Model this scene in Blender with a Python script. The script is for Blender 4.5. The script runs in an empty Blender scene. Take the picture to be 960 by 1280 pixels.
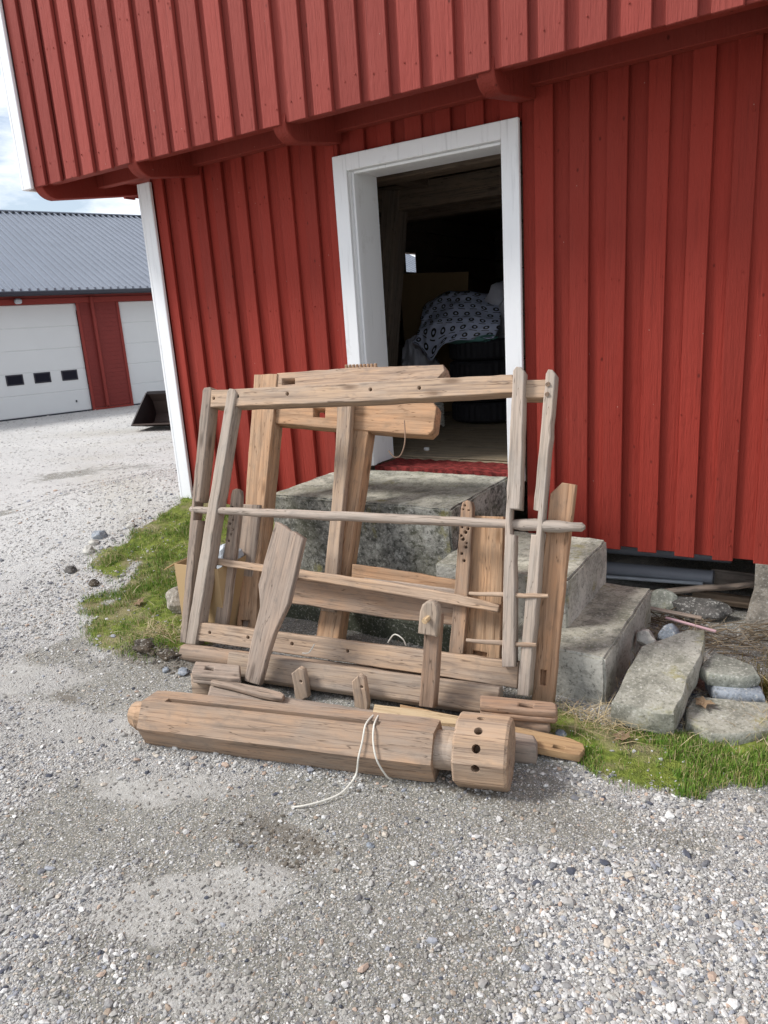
import bpy, bmesh, math, random, json
import numpy as np
from mathutils import Vector, Matrix, noise as mn

random.seed(7)
rng = np.random.default_rng(11)
S = bpy.context.scene
COL = S.collection
PI = math.pi

# ------------------------------------------------------------------ camera, sky, sun, exposure
cam = bpy.data.cameras.new("camera")
cam.sensor_fit = 'HORIZONTAL'
cam.sensor_width = 36.0
cam.lens = 33.95
cam.clip_start = 0.05
cam.clip_end = 2000
camo = bpy.data.objects.new("camera", cam)
COL.objects.link(camo)
yaw, pitch, roll = math.radians(32.596), math.radians(14.641), math.radians(-3.845)
fwd = Vector((-math.sin(yaw) * math.cos(pitch), math.cos(yaw) * math.cos(pitch), -math.sin(pitch)))
rt = Vector((math.cos(yaw), math.sin(yaw), 0))
up = rt.cross(fwd)
r2 = rt * math.cos(roll) + up * math.sin(roll)
u2 = -rt * math.sin(roll) + up * math.cos(roll)
camo.matrix_world = Matrix(((r2.x, u2.x, -fwd.x, 0), (r2.y, u2.y, -fwd.y, 0), (r2.z, u2.z, -fwd.z, 1.62), (0, 0, 0, 1)))
S.camera = camo

SUN_EL, SUN_AZ = math.radians(46), math.atan2(-0.80, -0.52)      # sun high, in front of the barn and to the left
world = bpy.data.worlds.new("World")
S.world = world
world.use_nodes = True
wt = world.node_tree
wt.nodes.clear()
w_out = wt.nodes.new('ShaderNodeOutputWorld')
w_bg = wt.nodes.new('ShaderNodeBackground')
w_bg.inputs['Strength'].default_value = 0.1
sky = wt.nodes.new('ShaderNodeTexSky')
sky.sky_type = 'NISHITA'
sky.sun_disc = False
sky.sun_elevation = SUN_EL
sky.sun_rotation = SUN_AZ
sky.dust_density = 1.5
w_tc = wt.nodes.new('ShaderNodeTexCoord')
w_map = wt.nodes.new('ShaderNodeMapping')
w_map.inputs['Scale'].default_value = (1.6, 1.6, 5.0)
w_map.inputs['Location'].default_value = (0.3, 0.7, 0.2)
w_n = wt.nodes.new('ShaderNodeTexNoise')
w_n.inputs['Scale'].default_value = 2.2
w_n.inputs['Detail'].default_value = 9
w_n.inputs['Roughness'].default_value = 0.6
w_r = wt.nodes.new('ShaderNodeValToRGB')
w_r.color_ramp.elements[0].position = 0.42
w_r.color_ramp.elements[1].position = 0.57
w_r.color_ramp.elements[0].color = (0.2, 0.2, 0.2, 1)
w_mix = wt.nodes.new('ShaderNodeMixRGB')
w_mix.inputs['Color2'].default_value = (9.2, 9.5, 10.0, 1)
wt.links.new(w_tc.outputs['Generated'], w_map.inputs['Vector'])
wt.links.new(w_map.outputs['Vector'], w_n.inputs['Vector'])
wt.links.new(w_n.outputs['Fac'], w_r.inputs['Fac'])
wt.links.new(w_r.outputs['Color'], w_mix.inputs['Fac'])
wt.links.new(sky.outputs['Color'], w_mix.inputs['Color1'])
wt.links.new(w_mix.outputs['Color'], w_bg.inputs['Color'])
wt.links.new(w_bg.outputs['Background'], w_out.inputs['Surface'])

sl = bpy.data.lights.new("sun", 'SUN')
sl.energy = 2.55
sl.angle = math.radians(16)
sl.color = (1.0, 0.975, 0.945)
so = bpy.data.objects.new("sun", sl)
COL.objects.link(so)
sdir = Vector((math.sin(SUN_AZ) * math.cos(SUN_EL), math.cos(SUN_AZ) * math.cos(SUN_EL), math.sin(SUN_EL)))
so.rotation_euler = (-sdir).to_track_quat('-Z', 'Y').to_euler()
so.location = sdir * 30

S.view_settings.view_transform = 'Standard'
S.view_settings.look = 'None'
S.view_settings.exposure = 0.5
S.view_settings.gamma = 1
S.view_settings.use_curve_mapping = False
S.cycles.max_bounces = 6
S.cycles.diffuse_bounces = 4
S.cycles.glossy_bounces = 2

# ------------------------------------------------------------------ material helpers
class NT:
    def __init__(self, name, rough=0.7, spec=0.3):
        self.m = bpy.data.materials.new(name)
        self.m.use_nodes = True
        self.t = self.m.node_tree
        self.b = self.t.nodes['Principled BSDF']
        self.b.inputs['Roughness'].default_value = rough
        self.b.inputs['Specular IOR Level'].default_value = spec
    def n(self, typ, **kw):
        nd = self.t.nodes.new('ShaderNode' + typ)
        for k, v in kw.items():
            setattr(nd, k, v)
        return nd
    def l(self, a, b):
        self.t.links.new(a, b)
    def inp(self, sock, v):
        if hasattr(v, 'is_linked') or isinstance(v, bpy.types.NodeSocket):
            self.l(v, sock)
        else:
            sock.default_value = v
    def coord(self, kind='Object', scale=(1, 1, 1), rnd=False):
        tc = self.n('TexCoord')
        mp = self.n('Mapping')
        mp.inputs['Scale'].default_value = scale
        self.l(tc.outputs[kind], mp.inputs['Vector'])
        if rnd:
            oi = self.n('ObjectInfo')
            mu = self.math('MULTIPLY', oi.outputs['Random'], 37.0)
            cb = self.n('CombineXYZ')
            self.l(mu, cb.inputs[0]); self.l(mu, cb.inputs[1])
            self.l(cb.outputs[0], mp.inputs['Location'])
        return mp.outputs['Vector']
    def noise(self, vec, scale=5, detail=4, rough=0.55, dist=0):
        nd = self.n('TexNoise')
        self.l(vec, nd.inputs['Vector'])
        nd.inputs['Scale'].default_value = scale
        nd.inputs['Detail'].default_value = detail
        nd.inputs['Roughness'].default_value = rough
        nd.inputs['Distortion'].default_value = dist
        return nd.outputs['Fac']
    def voro(self, vec, scale, out='Distance', feature='F1', rand=1.0):
        nd = self.n('TexVoronoi', feature=feature)
        self.l(vec, nd.inputs['Vector'])
        nd.inputs['Scale'].default_value = scale
        nd.inputs['Randomness'].default_value = rand
        return nd.outputs[out]
    def ramp(self, fac, stops, interp='LINEAR'):
        nd = self.n('ValToRGB')
        e = nd.color_ramp.elements
        nd.color_ramp.interpolation = interp
        while len(e) < len(stops):
            e.new(0.5)
        for k, (p, c) in enumerate(stops):
            e[k].position = p
            e[k].color = (*c, 1) if hasattr(c, '__len__') else (c, c, c, 1)
        self.l(fac, nd.inputs['Fac'])
        return nd.outputs['Color']
    def mix(self, fac, a, b, mode='MIX'):
        nd = self.n('MixRGB', blend_type=mode)
        for s, v in ((nd.inputs['Fac'], fac), (nd.inputs['Color1'], a), (nd.inputs['Color2'], b)):
            if isinstance(v, bpy.types.NodeSocket):
                self.l(v, s)
            elif hasattr(v, '__len__'):
                s.default_value = (*v, 1)
            else:
                s.default_value = v
        return nd.outputs['Color']
    def math(self, op, a, b=0.0, clamp=False):
        nd = self.n('Math', operation=op, use_clamp=clamp)
        for s, v in ((nd.inputs[0], a), (nd.inputs[1], b)):
            if isinstance(v, bpy.types.NodeSocket):
                self.l(v, s)
            else:
                s.default_value = v
        return nd.outputs[0]
    def island(self):
        return self.n('NewGeometry').outputs['Random Per Island']
    def bump(self, h, strength=0.3, dist=0.01):
        nd = self.n('Bump')
        nd.inputs['Strength'].default_value = strength
        nd.inputs['Distance'].default_value = dist
        self.l(h, nd.inputs['Height'])
        self.l(nd.outputs['Normal'], self.b.inputs['Normal'])
    def color(self, c):
        if isinstance(c, bpy.types.NodeSocket):
            self.l(c, self.b.inputs['Base Color'])
        else:
            self.b.inputs['Base Color'].default_value = (*c, 1)

def plain(name, c, rough=0.6, spec=0.3, metal=0.0, var=0.15, scale=12):
    k = NT(name, rough, spec)
    v = k.coord('Object')
    f = k.noise(v, scale, 5)
    k.color(k.mix(f, tuple(x * (1 - var) for x in c), tuple(min(1, x * (1 + var)) for x in c)))
    k.b.inputs['Metallic'].default_value = metal
    k.bump(f, 0.15, 0.004)
    return k.m

def wood(name, warm, grey, dark, greyness=0.5, rough=0.85):
    """old timber, grain along the object's own X axis"""
    k = NT(name, rough, 0.2)
    v1 = k.coord('Object', (1.0, 22, 22), True)
    v2 = k.coord('Object', (2.2, 7, 7), True)
    v3 = k.coord('Object', (1.6, 48, 48), True)
    grain = k.noise(v1, 2.2, 7, 0.62, 0.6)
    patch = k.noise(v2, 1.6, 6, 0.68, 0.4)
    fine = k.noise(v3, 2.0, 5, 0.6)
    pf = k.ramp(patch, [(0.5 - 0.22 * (0.4 + greyness), 0.0), (0.5 + 0.28 * (1.3 - greyness), 1.0)])
    base = k.mix(pf, grey, warm)
    g2 = k.ramp(grain, [(0.32, 0.0), (0.47, 0.72), (0.60, 1.0)])
    base = k.mix(g2, tuple(0.60 * a + 0.40 * b for a, b in zip(dark, grey)), base)
    base = k.mix(k.ramp(fine, [(0.34, 0.5), (0.42, 0.0)]), base, dark)
    chk = k.noise(k.coord('Object', (0.8, 17, 17), True), 1.7, 3, 0.5, 0.25)
    ck = k.math('ABSOLUTE', k.math('SUBTRACT', chk, 0.5))
    base = k.mix(k.ramp(ck, [(0.002, 0.75), (0.008, 0.0)]), base, tuple(x * 0.55 for x in dark))
    # knots
    v4 = k.coord('Object', (2.6, 9, 9), True)
    d = k.voro(v4, 1.0, 'Distance', 'F1')
    base = k.mix(k.ramp(d, [(0.06, 0.85), (0.16, 0.0)]), base, dark)
    # stains
    st = k.noise(k.coord('Object', (5, 9, 9), True), 2.5, 6, 0.65)
    base = k.mix(k.ramp(st, [(0.54, 0.0), (0.70, 0.6)]), base, tuple(x * 0.62 for x in grey))
    base = k.mix(1.0, base, k.n('ObjectInfo').outputs['Color'], 'MULTIPLY')
    k.color(base)
    h = k.math('ADD', k.math('MULTIPLY', grain, 0.6), k.math('MULTIPLY', fine, 0.5))
    h = k.math('ADD', h, k.ramp(ck, [(0.0, -0.6), (0.012, 0.0)]))
    k.bump(h, 0.7, 0.007)
    return k.m

def red_paint(name, c, fade):
    """painted rough-sawn boards: grain along world Z, every board a little different"""
    k = NT(name, 0.72, 0.2)
    v = k.coord('Object', (38, 38, 1.3))
    g = k.noise(v, 1.6, 7, 0.62, 0.3)
    v2 = k.coord('Object', (1, 1, 1))
    big = k.noise(k.coord('Object', (2.2, 2.2, 0.7)), 1.1, 6, 0.65)
    isl = k.island()
    c0 = tuple(x * 0.84 for x in c)
    c1 = tuple(min(1, x * 1.10) for x in c)
    base = k.mix(isl, c0, c1)
    base = k.mix(k.ramp(big, [(0.35, 0.0), (0.7, 0.5)]), base, fade)
    base = k.mix(k.ramp(g, [(0.30, 0.35), (0.42, 0.0)]), base, tuple(x * 0.42 for x in c))
    # chipped flecks and small knots showing through the paint
    sp = k.voro(k.coord('Object', (9, 9, 5.5)), 1.0, 'Distance')
    base = k.mix(k.ramp(sp, [(0.035, 0.8), (0.075, 0.0)]), base, tuple(x * 0.3 for x in c))
    sp2 = k.voro(k.coord('Object', (11, 11, 9), False), 1.0, 'Distance')
    base = k.mix(k.ramp(k.math('ADD', sp2, 0.0), [(0.018, 0.75), (0.03, 0.0)]), base, (0.5, 0.36, 0.3))
    k.color(base)
    fine = k.noise(k.coord('Object', (120, 120, 6)), 2, 4)
    lum = k.noise(k.coord('Object', (16, 16, 5)), 1.5, 5, 0.6)
    k.bump(k.math('ADD', k.math('ADD', g, k.math('MULTIPLY', fine, 0.6)), k.math('MULTIPLY', lum, 1.2)), 0.8, 0.007)
    return k.m

def white_paint(name, c=(0.84, 0.85, 0.86)):
    k = NT(name, 0.5, 0.35)
    g = k.noise(k.coord('Object', (30, 30, 1.5)), 1.5, 6, 0.6)
    d = k.noise(k.coord('Object'), 3.0, 7, 0.7)
    base = k.mix(k.ramp(g, [(0.28, 0.6), (0.42, 0.0)]), c, tuple(x * 0.72 for x in c))
    base = k.mix(k.ramp(d, [(0.60, 0.0), (0.78, 0.6)]), base, (0.42, 0.40, 0.36))
    k.color(base)
    k.bump(g, 0.25, 0.004)
    return k.m

def concrete(name, light=(0.58, 0.56, 0.50), dark=(0.37, 0.36, 0.315), lichen=1.0, pitted=1.0, speck=0.0):
    k = NT(name, 0.92, 0.15)
    v = k.coord('Object')
    a = k.noise(v, 3.0, 8, 0.68, 0.2)
    b = k.noise(v, 70, 5, 0.7)
    c = k.noise(v, 13, 6, 0.7)
    base = k.mix(k.ramp(a, [(0.36, 0.0), (0.62, 1.0)]), dark, light)
    base = k.mix(k.ramp(c, [(0.40, 0.65), (0.52, 0.0)]), base, tuple(0.6 * x + 0.02 for x in dark))
    base = k.mix(k.ramp(b, [(0.36, 0.7), (0.44, 0.0)]), base, (0.10, 0.10, 0.085))
    base = k.mix(k.ramp(b, [(0.55, 0.0), (0.66, 0.75)]), base, (0.58, 0.56, 0.51))
    if speck:
        s1 = k.noise(k.coord('Object', (1, 1, 1.2)), 26, 7, 0.72)
        base = k.mix(k.ramp(s1, [(0.40, 0.85 * speck), (0.48, 0.0)]), base, (0.055, 0.056, 0.048))
        base = k.mix(k.ramp(s1, [(0.55, 0.0), (0.64, 0.75 * speck)]), base, (0.52, 0.52, 0.47))
    if lichen:
        y = k.noise(k.coord('Object', (1, 1, 0.6)), 5.5, 7, 0.72)
        base = k.mix(k.ramp(y, [(0.58, 0.0), (0.68, 0.65 * lichen)]), base, (0.26, 0.23, 0.055))
        w = k.noise(k.coord('Object', (1.3, 1, 1)), 9, 7, 0.75)
        base = k.mix(k.ramp(w, [(0.60, 0.0), (0.68, 0.8 * lichen)]), base, (0.55, 0.55, 0.5))
        gr = k.noise(k.coord('Object', (0.8, 1, 1)), 2.7, 5, 0.6)
        base = k.mix(k.ramp(gr, [(0.52, 0.0), (0.72, 0.5 * lichen)]), base, (0.15, 0.15, 0.085))
    k.color(base)
    h = k.math('ADD', k.math('MULTIPLY', b, 0.5 * pitted), k.math('MULTIPLY', c, 0.6))
    k.bump(h, 0.7, 0.012)
    return k.m

M = {}
M['red_low'] = red_paint('red_barn_paint', (0.30, 0.035, 0.023), (0.27, 0.044, 0.031))
M['red_up'] = red_paint('faded_sky_sheen_red_paint', (0.285, 0.052, 0.040), (0.30, 0.068, 0.052))  # pinker than the lower wall: faded paint plus sky sheen put into the colour
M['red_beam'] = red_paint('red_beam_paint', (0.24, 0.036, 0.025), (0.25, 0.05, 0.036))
M['white'] = white_paint('white_trim_paint')
M['w_grey'] = wood('weathered_grey_timber', (0.42, 0.322, 0.252), (0.33, 0.288, 0.25), (0.13, 0.1, 0.08), 0.8)
M['w_silver'] = wood('silvery_timber', (0.43, 0.352, 0.29), (0.39, 0.355, 0.318), (0.17, 0.135, 0.105), 0.85)
M['w_orange'] = wood('warm_pine_timber', (0.62, 0.365, 0.205), (0.44, 0.32, 0.225), (0.19, 0.11, 0.06), 0.35)
M['w_brown'] = wood('brown_old_timber', (0.45, 0.28, 0.172), (0.33, 0.26, 0.205), (0.13, 0.085, 0.058), 0.5)
M['w_tan'] = wood('tan_old_timber', (0.53, 0.37, 0.245), (0.385, 0.318, 0.262), (0.17, 0.115, 0.08), 0.6)
M['w_pale'] = wood('fresh_pale_timber', (0.66, 0.47, 0.26), (0.60, 0.46, 0.29), (0.34, 0.21, 0.11), 0.15)
M['w_bright'] = wood('bright_orange_timber', (0.56, 0.33, 0.15), (0.48, 0.31, 0.17), (0.25, 0.13, 0.06), 0.15)
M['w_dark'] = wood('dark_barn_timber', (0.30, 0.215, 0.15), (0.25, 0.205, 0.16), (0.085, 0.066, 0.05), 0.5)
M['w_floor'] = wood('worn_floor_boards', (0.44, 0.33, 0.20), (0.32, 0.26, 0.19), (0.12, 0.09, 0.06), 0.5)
M['conc'] = concrete('old_concrete')
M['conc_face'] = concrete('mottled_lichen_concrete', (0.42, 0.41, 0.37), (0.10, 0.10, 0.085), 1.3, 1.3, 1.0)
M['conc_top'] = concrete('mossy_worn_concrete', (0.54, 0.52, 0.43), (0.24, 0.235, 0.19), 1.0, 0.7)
M['conc_green'] = concrete('dark_green_concrete', (0.13, 0.14, 0.10), (0.06, 0.07, 0.05), 0.3, 0.3)  # very dark green tone for the footing
M['granite'] = concrete('granite', (0.38, 0.335, 0.28), (0.25, 0.22, 0.18), 0.0, 0.8)
M['slab'] = concrete('weathered_stone_slab', (0.44, 0.425, 0.365), (0.24, 0.235, 0.19), 0.9, 0.8)
M['rock'] = concrete('grey_green_rock', (0.34, 0.345, 0.30), (0.20, 0.205, 0.17), 0.5, 0.5)
M['rock_blue'] = concrete('blue_grey_rock', (0.34, 0.37, 0.41), (0.20, 0.225, 0.26), 0.0, 0.5)
M['rock_dark'] = concrete('dark_rock', (0.15, 0.14, 0.13), (0.07, 0.065, 0.06), 0.0, 0.5)
M['rock_pale'] = concrete('pale_rock', (0.60, 0.58, 0.53), (0.40, 0.38, 0.34), 0.0, 0.5)
M['soilclod'] = concrete('dark_soil', (0.10, 0.078, 0.055), (0.045, 0.035, 0.026), 0.0, 1.2)
M['crumb'] = concrete('damp_soil_crumbs', (0.20, 0.175, 0.14), (0.12, 0.10, 0.08), 0.0, 1.0)
M['pipe'] = plain('grey_plastic_pipe', (0.30, 0.32, 0.36), 0.4, 0.4)
M['pipe_pale'] = plain('pale_grey_metal', (0.48, 0.52, 0.56), 0.4, 0.5)
M['string'] = plain('white_cord', (0.72, 0.69, 0.61), 0.8)
M['wire'] = plain('rusty_wire', (0.33, 0.22, 0.15), 0.6)
M['card'] = plain('brown_cardboard', (0.50, 0.35, 0.19), 0.85, 0.1, var=0.1, scale=5)
M['black'] = plain('black_tyre_rubber', (0.028, 0.028, 0.032), 0.75, 0.25)
M['steel'] = plain('worn_black_steel', (0.04, 0.035, 0.036), 0.55, 0.4, 0.4, 0.5, 6)
M['rust'] = plain('rusty_worn_steel', (0.10, 0.075, 0.065), 0.6, 0.3, 0.3, 0.4, 5)
M['bag'] = plain('grey_plastic_bag', (0.46, 0.47, 0.53), 0.35, 0.5)
M['teal'] = plain('teal_plastic_film', (0.12, 0.30, 0.27), 0.4, 0.5)
M['glass'] = plain('dark_window_glass', (0.012, 0.015, 0.024), 0.25, 0.15, var=0.1)
M['door_white'] = plain('white_garage_door', (0.66, 0.69, 0.69), 0.5, 0.3, var=0.04, scale=2)
M['g_red'] = plain('red_garage_cladding', (0.20, 0.032, 0.027), 0.6, 0.3, var=0.12, scale=6)
M['g_red2'] = plain('bright_red_trim', (0.24, 0.036, 0.028), 0.55, 0.3, var=0.08)
M['roofing'] = plain('blue_grey_metal_roof', (0.23, 0.255, 0.30), 0.38, 0.5, 0.3, 0.12, 1.5)
M['gutter'] = plain('dark_gutter', (0.025, 0.03, 0.042), 0.4, 0.5)
M['nail'] = plain('rusted_nail', (0.09, 0.03, 0.022), 0.6)
M['pink'] = plain('pinkish_lath', (0.60, 0.40, 0.42), 0.7)
M['dryleaf'] = plain('dry_leaf', (0.42, 0.30, 0.19), 0.8)
M['panel'] = plain('brown_fibre_panel', (0.28, 0.19, 0.10), 0.8, 0.2)

# red worn threshold
k = NT('worn_red_sill', 0.8, 0.2)
f = k.noise(k.coord('Object', (1, 3, 1)), 22, 7, 0.75)
k.color(k.mix(k.ramp(f, [(0.42, 0.0), (0.62, 1.0)]), (0.10, 0.018, 0.015), (0.36, 0.055, 0.05)))
k.bump(f, 0.8, 0.015)
M['sill'] = k.m

# printed tyre bag: rows of dark rings with a short stroke below each, laid out in the sheet's own UV
k = NT('printed_tyre_bag', 0.4, 0.45)
tc = k.n('TexCoord')
sep = k.n('SeparateXYZ')
k.l(tc.outputs['UV'], sep.inputs[0])
row = k.math('MULTIPLY', sep.outputs[1], 7.0)
ri = k.math('FLOOR', row)
cx = k.math('ADD', k.math('MULTIPLY', sep.outputs[0], 8.0), k.math('MULTIPLY', ri, 0.45))
fx = k.math('SUBTRACT', k.math('FRACT', cx), 0.5)
fy = k.math('SUBTRACT', k.math('FRACT', row), 0.5)
fy2 = k.math('SUBTRACT', fy, 0.10)
dd = k.math('SQRT', k.math('ADD', k.math('MULTIPLY', fx, fx), k.math('MULTIPLY', fy2, fy2)))
ring = k.math('LESS_THAN', k.math('ABSOLUTE', k.math('SUBTRACT', dd, 0.185)), 0.075)
bar = k.math('MULTIPLY', k.math('LESS_THAN', k.math('ABSOLUTE', k.math('ADD', fy, 0.33)), 0.045), k.math('LESS_THAN', k.math('ABSOLUTE', fx), 0.30))
k.color(k.mix(k.math('MAXIMUM', ring, bar), (0.56, 0.62, 0.80), (0.015, 0.015, 0.02)))
k.bump(k.noise(k.coord('Object'), 9, 4), 0.5, 0.02)
M['print'] = k.m

# gravel stones, every stone its own shade
def stone_mat(name, stops, extra=0.12):
    k = NT(name, 0.85, 0.2)
    isl = k.island()
    base = k.ramp(isl, stops, 'CONSTANT')
    f = k.noise(k.coord('Object'), 160, 3)
    k.color(k.mix(k.ramp(f, [(0.3, 0.0), (0.7, 1.0)]), k.mix(0.35, base, (0.10, 0.09, 0.08)), base))
    return k.m
M['gravel'] = stone_mat('loose_gravel', [(0.0, (0.40, 0.39, 0.37)), (0.14, (0.54, 0.53, 0.51)), (0.30, (0.29, 0.285, 0.28)), (0.40, (0.66, 0.65, 0.625)),
    (0.54, (0.44, 0.425, 0.39)), (0.64, (0.18, 0.185, 0.20)), (0.70, (0.58, 0.52, 0.44)), (0.77, (0.76, 0.75, 0.72)), (0.84, (0.36, 0.375, 0.41)), (0.90, (0.50, 0.38, 0.30)), (0.93, (0.08, 0.088, 0.115)), (0.96, (0.42, 0.41, 0.38))])
M['fargravel'] = stone_mat('grazing_lightened_gravel', [(0.0, (0.50, 0.49, 0.47)), (0.25, (0.60, 0.59, 0.57)), (0.5, (0.42, 0.415, 0.40)), (0.7, (0.66, 0.65, 0.63)), (0.85, (0.54, 0.51, 0.46)), (0.95, (0.28, 0.285, 0.30))])  # same gravel, lightened far off: grazing brightness painted into the stone colours
M['soilgravel'] = stone_mat('dusty_gravel', [(0.0, (0.30, 0.285, 0.26)), (0.2, (0.38, 0.365, 0.33)), (0.4, (0.25, 0.24, 0.22)), (0.6, (0.46, 0.445, 0.41)), (0.75, (0.18, 0.178, 0.18)), (0.85, (0.56, 0.545, 0.51)), (0.93, (0.38, 0.30, 0.23))])

k = NT('grass_blades', 0.6, 0.3)
isl = k.island()
k.color(k.ramp(isl, [(0.0, (0.09, 0.19, 0.022)), (0.3, (0.14, 0.265, 0.035)), (0.58, (0.20, 0.30, 0.05)), (0.78, (0.29, 0.31, 0.08)), (0.85, (0.38, 0.30, 0.14)), (1.0, (0.48, 0.40, 0.24))]))
M['grass'] = k.m
k = NT('dry_straw', 0.75, 0.2)
k.color(k.ramp(k.island(), [(0.0, (0.30, 0.22, 0.12)), (0.5, (0.44, 0.35, 0.20)), (1.0, (0.55, 0.47, 0.32))]))
M['straw'] = k.m
k = NT('twigs', 0.85, 0.15)
k.color(k.ramp(k.island(), [(0.0, (0.10, 0.075, 0.05)), (0.5, (0.20, 0.15, 0.10)), (1.0, (0.34, 0.28, 0.20))]))
M['twig'] = k.m
k = NT('moss_tufts', 0.8, 0.15)
k.color(k.ramp(k.island(), [(0.0, (0.10, 0.085, 0.02)), (0.5, (0.17, 0.135, 0.03)), (1.0, (0.28, 0.19, 0.06))]))
M['moss'] = k.m

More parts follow.
